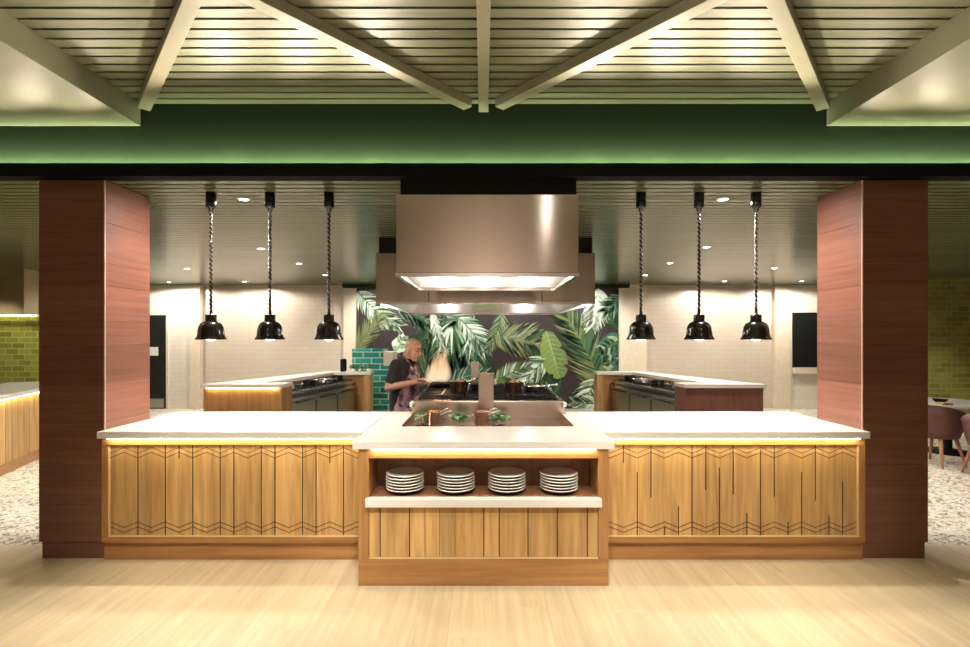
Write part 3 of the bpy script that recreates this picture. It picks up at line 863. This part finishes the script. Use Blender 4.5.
# ------------------------------------------------------------------ back range islands, left and right
def island(s):
    side = 'left' if s < 0 else 'right'
    X = lambda v: s * v
    A = (3.98, 7.02); B = (2.84, 7.02); C = (2.39, 9.40); D = (3.02, 9.72); E = (2.13, 9.72); Fp = (2.13, 9.42)
    P = lambda *pts: [(X(p[0]), p[1]) for p in pts]
    od = lambda y: 3.98 + (3.02 - 3.98) * (y - 7.02) / 2.70     # outer line
    idl = lambda y: 2.84 + (2.39 - 2.84) * (y - 7.02) / 2.38    # range face line
    def cab(nm, x, y, lab): return empty(nm, (X(x), y, 0), lab, 'cabinet', 'cabinets of the back counters')
    c = cab('counter_cabinet', 3.4, 7.15, 'red-brown boarded cabinet facing front at the near end of the %s back counter' % side)
    fm = M['frame_v'] if s < 0 else M['range_wood']
    MB().prism(P((A[0] - .03, 7.06), (B[0] + .005, 7.06), (idl(7.3) + .005, 7.30), (od(7.3) - .03, 7.30)), 0, 0.888).build('front_panel', fm, c)
    c = cab('counter_cabinet', 2.6, 9.56, 'timber end cabinet with pale post at the far end of the %s back range' % side)
    MB().prism(P((od(9.47) - .02, 9.47), (2.27, 9.47), (2.27, 9.70), (3.02, 9.70)), 0, 0.888).build('back_panel', M['frame'], c)
    MB().prism(P((2.265, 9.425), (2.14, 9.425), (2.14, 9.70), (2.265, 9.70)), 0, 0.888).build('end_post', M['honey'], c)
    w = empty('range_worktop', (X(3.1), 8.3, .889), 'white stone ledge running around the %s back counter' % side, 'worktop', 'white stone ledges of the back counters')
    mb = MB().prism(P(A, B, (idl(7.31) - 0.0, 7.31), (idl(7.31) + .43, 7.31), (idl(9.41) + .43, 9.41), (2.13, 9.41), E, D), .889, .94)
    mb.build('ledge_slab', M['stone'], w)
    if s < 0: MB().box(X(A[0] - .08), X(B[0] + .05), 7.025, 7.035, .883, .8885).build('light_strip', M['led_soft'], w)
    # the range in its bay
    r = empty('cooking_range', (X(2.85), 8.3, 0), 'steel cooking range with a slotted vent band set in the %s back counter' % side, 'range', 'cooking ranges of the back counters')
    MB().prism(P((od(7.301) - .03, 7.301), (idl(7.301) + .44, 7.301), (idl(9.4) + .44, 9.40), (od(9.4) - .02, 9.40)), 0, 0.888).build('timber_cladding', M['frame'], r)
    a = Vector((2.82, 7.32)); b = Vector((2.40, 9.38)); u = (b - a).normalized(); L = (b - a).length
    v = Vector((-u.y, u.x)); v = v if v.x > 0 else -v
    def G(uu, vv, z):
        q = a + u * uu + v * vv
        return (s * q.x, q.y, z)
    MB().box(0, L, .02, .40, 0.0, .79, fn=G).build('range_body', M['steel'], r)
    for i in range(3):
        l0 = L * i / 3
        dr = MB().box(l0 + .02, l0 + L / 3 - .02, 0.0, .019, .12, .60, fn=G).build('oven_door', M['range_olive'], r)
        MB().tube([G(l0 + .10, -.02, .63), G(l0 + L / 3 - .10, -.02, .63)], .012, 8).build('oven_handle', M['black_metal'], dr)
    mb = MB().box(0.0, L, -.005, .019, .665, .785, 0, fn=G)
    n = 46
    for i in range(n):
        mb.box(L * (i + .25) / n, L * (i + .75) / n, -.0065, -.004, .70, .755, 1, fn=G)
    mb.build('vent_band', [M['steel_bright'], M['black_matte']], r)
    for i in range(3):
        mb = MB(); l0 = L * i / 3 + .05; l1 = L * (i + 1) / 3 - .05
        for t in range(6):
            q = l0 + (l1 - l0) * t / 5
            mb.box(q - .007, q + .007, .05, .38, .80, .816, fn=G)
        for vv in (.05, .215, .38): mb.box(l0, l1, vv - .007, vv + .007, .80, .816, fn=G)
        for q in (l0, l1):
            for vv in (.05, .38): mb.box(q - .01, q + .01, vv - .01, vv + .01, .7905, .80, fn=G)
        mb.build('burner_grate', M['grate'], r)
    for k, (uu, rr, hh, mt, wd) in enumerate(((.36, .13, .06, 'steel_bright', 'nearest'), (.85, .11, .08, 'grate', 'second nearest'), (1.35, .13, .055, 'steel_bright', 'third nearest'), (1.8, .10, .08, 'grate', 'farthest'))):
        g = G(uu, .215, .8165)
        saucepan(g[0], g[1], g[2], rr, hh, '%s pan on the %s back range' % (wd, side), mt, (-s * .75, -.5), .17, 'steel_bright')
M['range_wood'] = wood('range_redwood', (0.17, 0.065, 0.045), (0.26, 0.10, 0.07), 'Z', 0.45, 0.08)
island(-1)
island(1)

# teal tiled block behind the left island
t = empty('tiled_oven_block', (-2.25, 10.3, 0), 'stepped block of glossy teal tiles between the left back counter and the chef', 'tiled block')
TX = lambda px: (px - 483.5) * 10.05 / 500
MB().box(TX(352), TX(392), 10.05, 10.6, 0, 1.02).build('lower_block', M['teal_tile'], t)
MB().box(TX(352), TX(383), 10.05, 10.6, 1.021, 1.36).build('upper_block', M['teal_tile'], t)
MB().box(TX(383.3), TX(393), 10.06, 10.55, 1.021, 1.30).build('end_cap', M['cream'], t)
o = MB().box(TX(347.5), TX(352), 9.52, 9.68, .9405, 1.18).build('coffee_grinder', M['black_matte'], bevel=.02)
tag(o, 'small black appliance on the far end of the left back ledge by the teal tiles', 'appliance')
for i in range(3):
    mb = MB(); cx = -2.50 + .15 * i
    for k in range(26):
        a_ = random.random() * 6.28; r_ = random.random() * .07
        mb.ball((cx + r_ * math.cos(a_), 9.6 + r_ * math.sin(a_) * .8, .99 + random.random() * .09 - r_ * .5), .022, n=6, sc=(1.3, .7, .8), rot=Euler((random.random() * 3, random.random() * 3, 0)))
    p = empty('herb_pot', (cx, 9.6, .94), '%s little herb pot on the far end of the left back ledge' % ('leftmost', 'middle', 'rightmost')[i], 'potted herb', 'herb pots on the left ledge')
    MB().lathe([(0, 0), (.04, 0), (.052, .055), (.046, .055), (0, .05)], (cx, 9.6, .9405), 16).build('flower_pot', M['porcelain'], p)
    mb.build('leaves', M['herb'], p)

# ------------------------------------------------------------------ mural of palm leaves on the back wall
MUR_D = BW - 0.03
WX = lambda px: (px - 483.5) * MUR_D / 500
WZ = lambda py: 1.62 - (py - 336) * MUR_D / 500
PXM = MUR_D / 500
mur = MB()
mur.box(WX(355), WX(620), MUR_D, BW - 0.002, WZ(420), CZ - 0.003, 0)
layer = [0]
def lay():
    layer[0] += 1
    return MUR_D - 0.0006 * layer[0]


def blade(x, z, ang, ln, w, y, m, curve=0.0):
    """one leaflet: a tapered curved blade from (x, z) in px units scaled by caller"""
    n = 6; L = []; R = []
    for i in range(n + 1):
        t = i / n
        a = ang + curve * t * t
        if i: x += math.cos(a) * ln / n; z += math.sin(a) * ln / n
        hw = w * (math.sin(PI * min(1, (t * .92 + .08)) ** .7) * .5 + .02)
        L.append((x - math.sin(a) * hw, y, z + math.cos(a) * hw)); R.append((x + math.sin(a) * hw, y, z - math.cos(a) * hw))
    for i in range(n):
        mur.add([L[i], R[i], R[i + 1], L[i + 1]], [(0, 1, 2, 3)], m)


def frond(p0, p1, bend, n, ln, w, cols, spread=0.95, droop=0.25, taper=.55):
    n = int(n * 1.5); w = w * .62; ln = ln * 1.08
    x0, z0 = WX(p0[0]), WZ(p0[1]); x1, z1 = WX(p1[0]), WZ(p1[1])
    dx, dz = x1 - x0, z1 - z0
    mx, mz = (x0 + x1) / 2 - dz * bend, (z0 + z1) / 2 + dx * bend
    f = lambda t: ((1 - t) ** 2 * x0 + 2 * t * (1 - t) * mx + t * t * x1, (1 - t) ** 2 * z0 + 2 * t * (1 - t) * mz + t * t * z1)
    y = lay()
    L = ln * PXM
    for i in range(n):
        t = .04 + .94 * i / (n - 1)
        x, z = f(t); xa, za = f(min(1, t + .01)); xb, zb = f(t - .01)
        th = math.atan2(za - zb, xa - xb)
        k = (1 - taper * abs(t - .4) * 1.5)
        for sd in (1, -1):
            sp = spread * (1 - .45 * t)
            blade(x, z, th + sd * sp + random.uniform(-.07, .07), L * k * random.uniform(.88, 1.08), w * PXM, y - (.0002 if sd > 0 else 0), random.choice(cols), -sd * droop * (1 if random.random() < .8 else .4))
    y = lay()
    pts = [f(i / 14) for i in range(15)]
    for (xa, za), (xb, zb) in zip(pts, pts[1:]):
        d = math.hypot(xb - xa, zb - za); nx, nz = -(zb - za) / d * .008, (xb - xa) / d * .008
        mur.add([(xa - nx, y, za - nz), (xb - nx, y, zb - nz), (xb + nx, y, zb + nz), (xa + nx, y, za + nz)], [(0, 1, 2, 3)], cols[-1])


def fan(c_, a0, a1, n, ln, w, cols, droop):
    """fan palm: long blades from one point, bending downward"""
    y = lay()
    for i in range(n):
        a_ = a0 + (a1 - a0) * i / (n - 1) + random.uniform(-.05, .05)
        bend = droop * (-1 if math.cos(a_) > 0 else 1) * abs(math.cos(a_))
        blade(WX(c_[0]), WZ(c_[1]), a_, ln * PXM * random.uniform(.75, 1.05), w * PXM, y - .00005 * (i % 3), random.choice(cols), bend)


def banana(p0, p1, hw):
    """broad notched leaf with a pale midrib and veins"""
    x0, z0 = WX(p0[0]), WZ(p0[1]); x1, z1 = WX(p1[0]), WZ(p1[1])
    L = math.hypot(x1 - x0, z1 - z0); ux, uz = (x1 - x0) / L, (z1 - z0) / L
    y = lay(); n = 40
    for sd, m in ((1, YL), (-1, 8)):
        e = []
        for i in range(n + 1):
            t = i / n
            w_ = hw * PXM * math.sin(PI * min(1, t * .93 + .07)) ** .55 * (1 - .34 * (max(0, math.cos(t * 2 * PI * 2.6 + sd)) ** 6))
            lag = .12 * L * w_ / (hw * PXM)
            e.append(((x0 + ux * t * L, y, z0 + uz * t * L), (x0 + ux * (t * L + lag) - sd * uz * w_, y, z0 + uz * (t * L + lag) + sd * ux * w_)))
        for (a, b), (c_, d_) in zip(e, e[1:]): mur.add([a, b, d_, c_], [(0, 1, 2, 3)], m)
        for i in range(3, n - 4, 4):
            (a, b) = e[i]
            blade(a[0], a[2], math.atan2(b[2] - a[2], b[0] - a[0]), math.hypot(b[0] - a[0], b[2] - a[2]) * .95, .011, y - .0002, LT)
    blade(x0, z0, math.atan2(uz, ux), L, .03, y - .0003, LT)


def leaf(p0, p1, width, cols, lobes=6, notch=.45):
    """broad split leaf: wide lobes either side of a midrib"""
    x0, z0 = WX(p0[0]), WZ(p0[1]); x1, z1 = WX(p1[0]), WZ(p1[1])
    th = math.atan2(z1 - z0, x1 - x0); L = math.hypot(x1 - x0, z1 - z0); w = width * PXM
    y = lay()
    blade(x0, z0, th, L, w * 1.15, y + .0003, cols[0])
    for i in range(lobes):
        t = i / lobes
        x = x0 + (x1 - x0) * t; z = z0 + (z1 - z0) * t
        k = math.sin(PI * (t * .8 + .18))
        for sd in (1, -1):
            blade(x, z, th + sd * (1.25 - .75 * t), w * k * .75, L / lobes * (1.55 - notch * .6), y, cols[(i + (sd > 0)) % len(cols)], -sd * .55)
    y = lay()
    blade(x0, z0, th, L, w * .16, y, cols[-1])

DK, MD, TN, WH, TE, YL, LT = 1, 2, 3, 4, 5, 6, 7
# darker undergrowth first
for (a, b, ln) in (((362, 345), (392, 300), 16), ((400, 372), (432, 330), 20), ((560, 410), (545, 350), 20), ((612, 400), (590, 330), 22), ((500, 395), (470, 330), 24), ((440, 395), (415, 340), 18), ((618, 330), (600, 295), 14)):
    frond(a, b, .1, 16, ln, 2.6, [DK, DK, MD])
frond((357, 290), (399, 326), -.12, 22, 19, 2.6, [WH, WH, LT, MD], 1.05, .45)
frond((354, 352), (381, 318), .06, 14, 19, 2.2, [TN, TN, YL], .75, .1)
frond((396, 308), (442, 332), .14, 22, 21, 3.0, [MD, TE, LT, MD], 1.0, .5)
leaf((397, 350), (405, 336), 14, [WH, LT], 4)
frond((443, 312), (470, 380), .15, 26, 36, 3.2, [MD, DK, LT, TE, MD], .8, .5)
frond((478, 312), (448, 372), -.25, 24, 30, 2.6, [TE, MD, LT, DK], .9, .5)
fan((452, 322), -2.6, 0.1, 30, 44, 2.6, [MD, LT, DK, TE, MD, WH], .9)
fan((474, 330), -2.2, -.4, 16, 34, 2.2, [LT, TE, WH, DK], .4)
frond((456, 316), (484, 350), .1, 16, 20, 2.4, [WH, LT, TE], .9, .3)
frond((432, 312), (446, 352), -.05, 14, 12, 2.4, [WH, LT, WH], .7, .4)
frond((424, 382), (430, 338), .05, 16, 14, 2.0, [TN, DK, MD], .5, .1)
frond((440, 388), (486, 372), .1, 16, 14, 2.6, [MD, TE, DK, LT], 1.0, .3)
frond((490, 336), (548, 350), .12, 24, 26, 2.8, [TN, LT, MD, TN], 1.0, .15)
frond((502, 312), (488, 350), .1, 14, 16, 2.2, [TN, LT, MD], .8, .2)
frond((556, 352), (520, 388), -.1, 18, 20, 2.4, [WH, LT, WH, MD], .9, .3)
frond((492, 384), (530, 366), .1, 18, 14, 2.4, [WH, LT, YL, MD], 1.0, .2)
frond((604, 398), (566, 318), -.10, 26, 34, 3.0, [MD, TN, DK, MD, YL], .95, .15)
banana((546, 331), (560, 378), 12.5)
frond((598, 288), (592, 326), .06, 16, 19, 3.0, [WH, LT, WH], 1.1, .35)
frond((622, 296), (604, 312), .05, 12, 16, 3.0, [MD, LT, TE], 1.0, .3)
leaf((622, 340), (598, 352), 20, [TE, LT, MD], 6)
leaf((622, 372), (602, 356), 16, [LT, MD, TE], 5)
frond((596, 378), (582, 418), -.1, 18, 22, 3.0, [WH, LT, WH, MD], 1.0, .4)
frond((618, 398), (574, 402), .15, 18, 17, 2.6, [WH, LT, MD], 1.0, .35)
frond((560, 420), (545, 388), .1, 12, 15, 2.4, [LT, MD, WH], .9, .3)
cols = [(0.030, 0.019, 0.019), (0.012, 0.040, 0.018), (0.045, 0.115, 0.045), (0.20, 0.21, 0.10), (0.58, 0.66, 0.55), (0.04, 0.13, 0.085), (0.12, 0.18, 0.045), (0.26, 0.36, 0.22), (0.17, 0.245, 0.05)]
cn = ['print_ground', 'print_dark_green', 'print_mid_green', 'print_tan_green', 'print_pale', 'print_teal_green', 'print_yellow_green', 'print_light_green', 'print_lime']
mats = [plain(n_, c_, .45, 0, .12, 14) for n_, c_ in zip(cn, cols)]
o = mur.build('leaf_mural', mats)
tag(o, 'printed wall mural of palm and monstera leaves on a dark brown ground behind the stove', 'mural')

# ------------------------------------------------------------------ the chef
person = empty('person', (0, 0, 0), 'bald chef in a dark shirt and patterned apron leaning over a flaming pan', 'person')

def limb(mb, pts, rs):
    mb.tube(pts, rs, 14, rounded=True)


def hand(mb, wrist, fwd, side, up, grip=1.0, thumb=1):
    """palm, four bent fingers curled round a handle and a thumb from the palm's side"""
    f = Vector(fwd).normalized(); u = Vector(up).normalized(); s_ = f.cross(u).normalized() * side
    w_ = Vector(wrist)
    palm = w_ + f * .045
    mb.tube([w_ - f * .02, w_ + f * .02, palm, w_ + f * .082], [.026, .03, .036, .030], 12, rounded=True)
    for k, (o_, ln) in enumerate(((.028, .070), (.010, .078), (-.009, .073), (-.027, .058))):
        b = w_ + f * .082 + s_ * o_
        pts = [b - f * .02, b + f * ln * .35 - u * .006, b + f * ln * .55 - u * .03 * grip, b + f * ln * .35 - u * .052 * grip]
        mb.tube(pts, [.0105, .0095, .009, .008], 10, rounded=True)
    b = w_ + f * .03 + s_ * .03
    mb.tube([b, b + s_ * .02 + f * .025 - u * .008, b + s_ * .012 + f * .055 - u * .026], [.012, .0105, .009], 10, rounded=True)

# joints in the figure's own frame (it faces -Y)
SHR = (-.172, -.02, 1.315); ELR = (-.255, .02, 1.075); WRR = (-.085, -.235, 1.135)
SHL = (.172, -.02, 1.315); ELL = (.25, -.04, 1.08); WRL = (.105, -.265, 1.125)
HC = Vector((0, -.125, 1.475))
tilt = Euler((0.32, 0, 0))
bd = MB()
bd.loft([(0, .0, .84, .15, .11), (0, .0, .92, .165, .125), (0, -.005, 1.0, .155, .125), (0, -.01, 1.08, .15, .12), (0, -.015, 1.18, .165, .12), (0, -.02, 1.27, .17, .11), (0, -.03, 1.33, .15, .09), (0, -.045, 1.37, .075, .065)])
bd.tube([(0, -.03, 1.32), (0, -.06, 1.39), (0, -.085, 1.45)], [.066, .06, .058], 16, rounded=True)
def hp(x, y, z):
    v = Vector((x, y, z)); v.rotate(tilt); return v + HC
bd.ball(hp(0, .012, .035), .1, sc=(.76, .95, .84), rot=tilt, n=24)                      # cranium
bd.ball(hp(0, -.022, -.035), .1, sc=(.62, .66, .78), rot=tilt, n=24)                    # face
bd.ball(hp(0, -.055, -.095), .04, sc=(.85, .75, .6), rot=tilt, n=16)                    # chin
bd.tube([hp(0, -.085, .02), hp(0, -.108, -.022), hp(0, -.098, -.034)], [.010, .015, .011], 10, rounded=True)   # nose
for sd in (-1, 1):
    bd.ball(hp(sd * .074, .01, -.012), .03, sc=(.35, .65, 1.05), rot=tilt, n=14)        # ears
    bd.tube([hp(sd * .012, -.088, .022), hp(sd * .045, -.078, .02)], [.010, .009], 8, rounded=True)            # brow ridge
    bd.tube([(sd * .09, .0, .88), (sd * .1, -.01, .50), (sd * .105, .01, .10)], [.082, .058, .042], 16, rounded=True)
    bd.tube([(sd * .105, .03, .05), (sd * .11, -.12, .035)], [.04, .03], 12, rounded=True)
limb(bd, [SHR, tuple((Vector(SHR) + Vector(ELR)) / 2), ELR], [.055, .047, .04])
limb(bd, [ELR, tuple((Vector(ELR) * .6 + Vector(WRR) * .4)), WRR], [.040, .038, .026])
limb(bd, [SHL, tuple((Vector(SHL) + Vector(ELL)) / 2), ELL], [.055, .047, .04])
limb(bd, [ELL, tuple((Vector(ELL) * .6 + Vector(WRL) * .4)), WRL], [.040, .038, .026])
hand(bd, WRR, Vector(WRR) - Vector(ELR) + Vector((.05, -.05, -.03)), 1, (0, 0, 1))
hand(bd, WRL, Vector(WRL) - Vector(ELL) + Vector((.0, -.1, -.03)), -1, (0, 0, 1))
bd.build('body', M['skin'], person, remesh=0.0055, smooth_it=2)
# clothes
sh = MB()
sh.loft([(0, .0, .90, .178, .138), (0, -.005, 1.0, .172, .14), (0, -.01, 1.08, .168, .135), (0, -.015, 1.18, .182, .135), (0, -.02, 1.27, .188, .124), (0, -.03, 1.335, .165, .10), (0, -.045, 1.375, .088, .078)])
limb(sh, [SHR, tuple((Vector(SHR) * .3 + Vector(ELR) * .7))], [.061, .056])
limb(sh, [SHL, tuple((Vector(SHL) * .3 + Vector(ELL) * .7))], [.061, .056])
sh.build('shirt', M['shirt'], person, remesh=0.008, smooth_it=2)
co = MB().tube([(.07, -.07, 1.36), (.062, .015, 1.40), (0, .035, 1.415), (-.062, .015, 1.40), (-.07, -.07, 1.36)], [.016, .02, .022, .02, .016], 10, rounded=True)
co.build('collar', M['vest'], person)
tr = MB()
for sd in (-1, 1):
    tr.tube([(sd * .085, .0, .92), (sd * .1, -.01, .50), (sd * .105, .01, .07)], [.10, .078, .066], 16, rounded=False)
tr.loft([(0, 0, .80, .165, .125), (0, 0, .93, .18, .14)])
tr.build('trousers', M['trouser'], person, remesh=0.01, smooth_it=2)
sho = MB()
for sd in (-1, 1):
    sho.tube([(sd * .105, .05, .05), (sd * .108, -.05, .045), (sd * .11, -.15, .035)], [.048, .048, .036], 14, rounded=True)
sho.build('shoes', M['black_matte'], person)
ap = MB()                                   # apron: bib, waist and skirt wrapped round the front
rows = [(1.31, .075, .128, -.02, .0), (1.22, .115, .152, -.018, .0), (1.10, .15, .153, -.012, .0), (1.02, .18, .158, -.006, .0), (.92, .188, .156, 0, .0), (.75, .20, .155, 0, .0), (.55, .205, .16, 0, .0)]
nn = 18
av = []; af = []
for k in (0, 1):
    for (z, hw, ry, cy, _) in rows:
        rx = .196 if z < 1.15 else .192
        amax = math.asin(min(1, hw / rx)) if hw < rx else PI / 2 + .3
        for i in range(nn + 1):
            a_ = -amax + 2 * amax * i / nn
            av.append(((rx + .006 * k) * math.sin(a_), cy - (ry + .006 * k) * math.cos(a_), z))
N1 = len(rows) * (nn + 1)
for j in range(len(rows) - 1):
    for i in range(nn):
        q = (j * (nn + 1) + i, j * (nn + 1) + i + 1, (j + 1) * (nn + 1) + i + 1, (j + 1) * (nn + 1) + i)
        af.append(tuple(N1 + e for e in q)); af.append(q[::-1])
ap.add(av, af, 0, True)
ap.tube([(-.07, -.145, 1.31), (-.085, -.06, 1.40), (-.05, .03, 1.41), (.05, .03, 1.41), (.085, -.06, 1.40), (.07, -.145, 1.31)], .011, 8)
ap.build('apron', M['apron'], person)
ey = MB()
for sd in (-1, 1): ey.ball(hp(sd * .029, -.083, .002), .0105, sc=(1.25, .7, .7), n=12)
ey.build('eyes', M['eye'], person)
MB().tube([hp(-.022, -.088, -.062), hp(0, -.0945, -.063), hp(.022, -.088, -.062)], .0055, 8, rounded=True).build('mouth', M['lip'], person)
MB().tube([hp(-.045, -.089, .026), hp(-.015, -.1, .030)], .005, 8, rounded=True).tube([hp(.045, -.089, .026), hp(.015, -.1, .030)], .005, 8, rounded=True).build('eyebrows', M['stubble'], person)
person.location = (-0.885, 5.50, 0.0)
person.rotation_euler = (0, 0, math.radians(66))

# frying pan in the chef's hand and the flame above it
fp = empty('frying_pan', (-0.44, 5.16, 1.0985), 'dark frying pan held over the burner by the chef', 'frying pan')
MB().lathe([(0, 0), (.095, 0), (.105, .008), (.125, .042), (.122, .044), (.10, .012), (0, .008)], (-0.44, 5.16, 1.0985), 32).build('pan_body', M['grate'], fp)
MB().tube([(-.54, 5.22, 1.13), (-.60, 5.255, 1.142), (-.72, 5.32, 1.145)], [.011, .010, .012], 10).build('handle', M['steel_bright'], fp)
fl = MB()
for k in range(15):
    bx = -0.475 + (k - 7) * .0135; by = 5.16 + random.uniform(-.04, .04)
    h_ = (.42 - 2.2 * abs(bx + .455)) * random.uniform(.65, 1.1) + .02
    ln = random.uniform(.0, .05)
    fl.tube([(bx, by, 1.146), (bx, by, 1.146 + h_ * .12), (bx + .01, by, 1.146 + h_ * .3), (bx + ln * .3 + .014 * math.sin(k), by, 1.146 + h_ * .55), (bx + ln * .7, by, 1.146 + h_ * .8), (bx + ln, by, 1.146 + h_)], [.012, .034, .042, .030, .015, .002], 14)
o = fl.build('flame', M['flame'])
tag(o, 'orange flame leaping from the frying pan beside the chef', 'flame', kind='stuff')
light('POINT', (-0.44, 5.14, 1.30), 6, (1, .55, .25), size=.08)

# ------------------------------------------------------------------ left lounge: slatted buffet counter
bc = empty('buffet_counter', (-6.0, 6.0, 0), 'slatted timber buffet counter left of the left pillar', 'counter')
a = Vector((-5.25, 4.95)); b = Vector((-6.2, 7.6)); u = (b - a).normalized(); v = Vector((-1, 0)); v = (v - u * v.dot(u)).normalized(); L = (b - a).length
def G(uu, vv, z):
    q = a + u * uu + v * vv
    return (q.x, q.y, z)
MB().box(0, L, .04, .75, 0, .885, fn=G).build('carcass', M['walnut_dark'], bc)
MB().box(0, L, .025, .039, 0, .13, fn=G).build('kick_board', M['frame'], bc)
mb = MB(); q = 0.01
while q < L - .1:
    mb.box(q, q + .125, .012, .039, .135, .86, fn=G); q += .135
mb.build('slatted_panel', M['honey'], bc)
MB().box(.02, L - .02, -.024, -.014, .884, .889, fn=G).build('light_strip', M['led_soft'], bc)
o = MB().box(-.02, L + .02, -.03, .80, .8895, .94, fn=G).build('buffet_worktop', M['stone'], bevel=.004)
tag(o, 'white stone top of the slatted buffet counter at the far left', 'worktop')

# ------------------------------------------------------------------ right lounge: table and tub chairs
def chair(x, y, rot, label):
    r = empty('tub_chair', (0, 0, 0), label, 'chair', 'wine red tub chairs at the lounge table')
    # shell: curved back wrapping round the seat, open towards +Y
    n = 24; vv = []; ff = []
    hs = [.36, .46, .60, .77]
    for k in (0, 1):
        for j, z in enumerate(hs):
            R = (.225, .255, .275, .29)[j] - .035 * k
            for i in range(n + 1):
                a_ = PI + (i / n) * PI
                a2 = PI * 1.5 + (a_ - PI * 1.5) * 1.25
                fall = 1 - (abs(i / n - .5) * 2) ** 3 * (.75 if j == 3 else 0)
                zz = z if j < 3 else hs[2] + (z - hs[2]) * fall
                vv.append((R * math.cos(a2), R * math.sin(a2) , zz))
    N = len(hs) * (n + 1)
    for j in range(len(hs) - 1):
        for i in range(n):
            q = (j * (n + 1) + i, j * (n + 1) + i + 1, (j + 1) * (n + 1) + i + 1, (j + 1) * (n + 1) + i)
            ff.append(q); ff.append(tuple(N + e for e in q[::-1]))
    for i in range(n):
        t0 = (len(hs) - 1) * (n + 1) + i
        ff.append((t0, t0 + 1, N + t0 + 1, N + t0)); ff.append((i + 1, i, N + i, N + i + 1))
    for i in (0, n):
        for j in range(len(hs) - 1):
            p = j * (n + 1) + i; q = p + n + 1
            ff.append((p, q, N + q, N + p))
    MB().add(vv, ff, 0, True).build('backrest', M['chair_cloth'], r)
    MB().lathe([(0, .35), (.20, .35), (.215, .37), (.215, .44), (.19, .47), (0, .475)], n=32).build('seat', M['chair_cloth'], r)
    for sx in (-1, 1):
        for sy in (-1, 1):
            MB().tube([(sx * .13, sy * .13, .36), (sx * .20, sy * .20, 0.0)], [.024, .013], 10).build('leg', M['chair_leg'], r)
    r.location = (x, y, 0); r.rotation_euler.z = rot
tx, ty = 6.48, 6.98
chair(5.72, 6.32, math.radians(-75), 'wine red tub chair showing its back beside the right pillar')
chair(5.83, 5.70, math.radians(-15), 'wine red tub chair cut by the right edge of the photo')
tb = empty('dining_table', (tx, ty, 0), 'round pale stone dining table behind the wine red chairs', 'table')
MB().lathe([(0, .66), (.54, .66), (.56, .67), (.56, .695), (.55, .70), (0, .70)], (tx, ty, 0), 48).build('table_top', M['stone'], tb)
MB().lathe([(0, 0), (.28, 0), (.27, .02), (.05, .04), (.04, .63), (.12, .659), (0, .659)], (tx, ty, 0), 32).build('pedestal', M['black_matte'], tb)
for k, (dx, dy, m_, lab) in enumerate(((-.30, -.28, 'mustard', 'folded mustard napkin on the lounge table'), (-.42, .02, 'linen', 'folded white napkin on the left side of the lounge table'), (.0, -.45, 'linen', 'folded white napkin at the front of the lounge table'))):
    o = MB().prism([(tx + dx - .07, ty + dy - .05), (tx + dx + .07, ty + dy - .06), (tx + dx + .08, ty + dy + .05), (tx + dx - .06, ty + dy + .06)], .7005, .73).build('napkin', M[m_], bevel=.01)
    tag(o, lab, 'napkin', 'napkins on the lounge table')
o = MB().lathe([(0, 0), (.05, 0), (.09, .045), (.085, .045), (.045, .008), (0, .008)], (tx - .15, ty - .05, .7005), 28).build('bowl', M['black_matte'])
tag(o, 'small black bowl on the round lounge table', 'bowl')
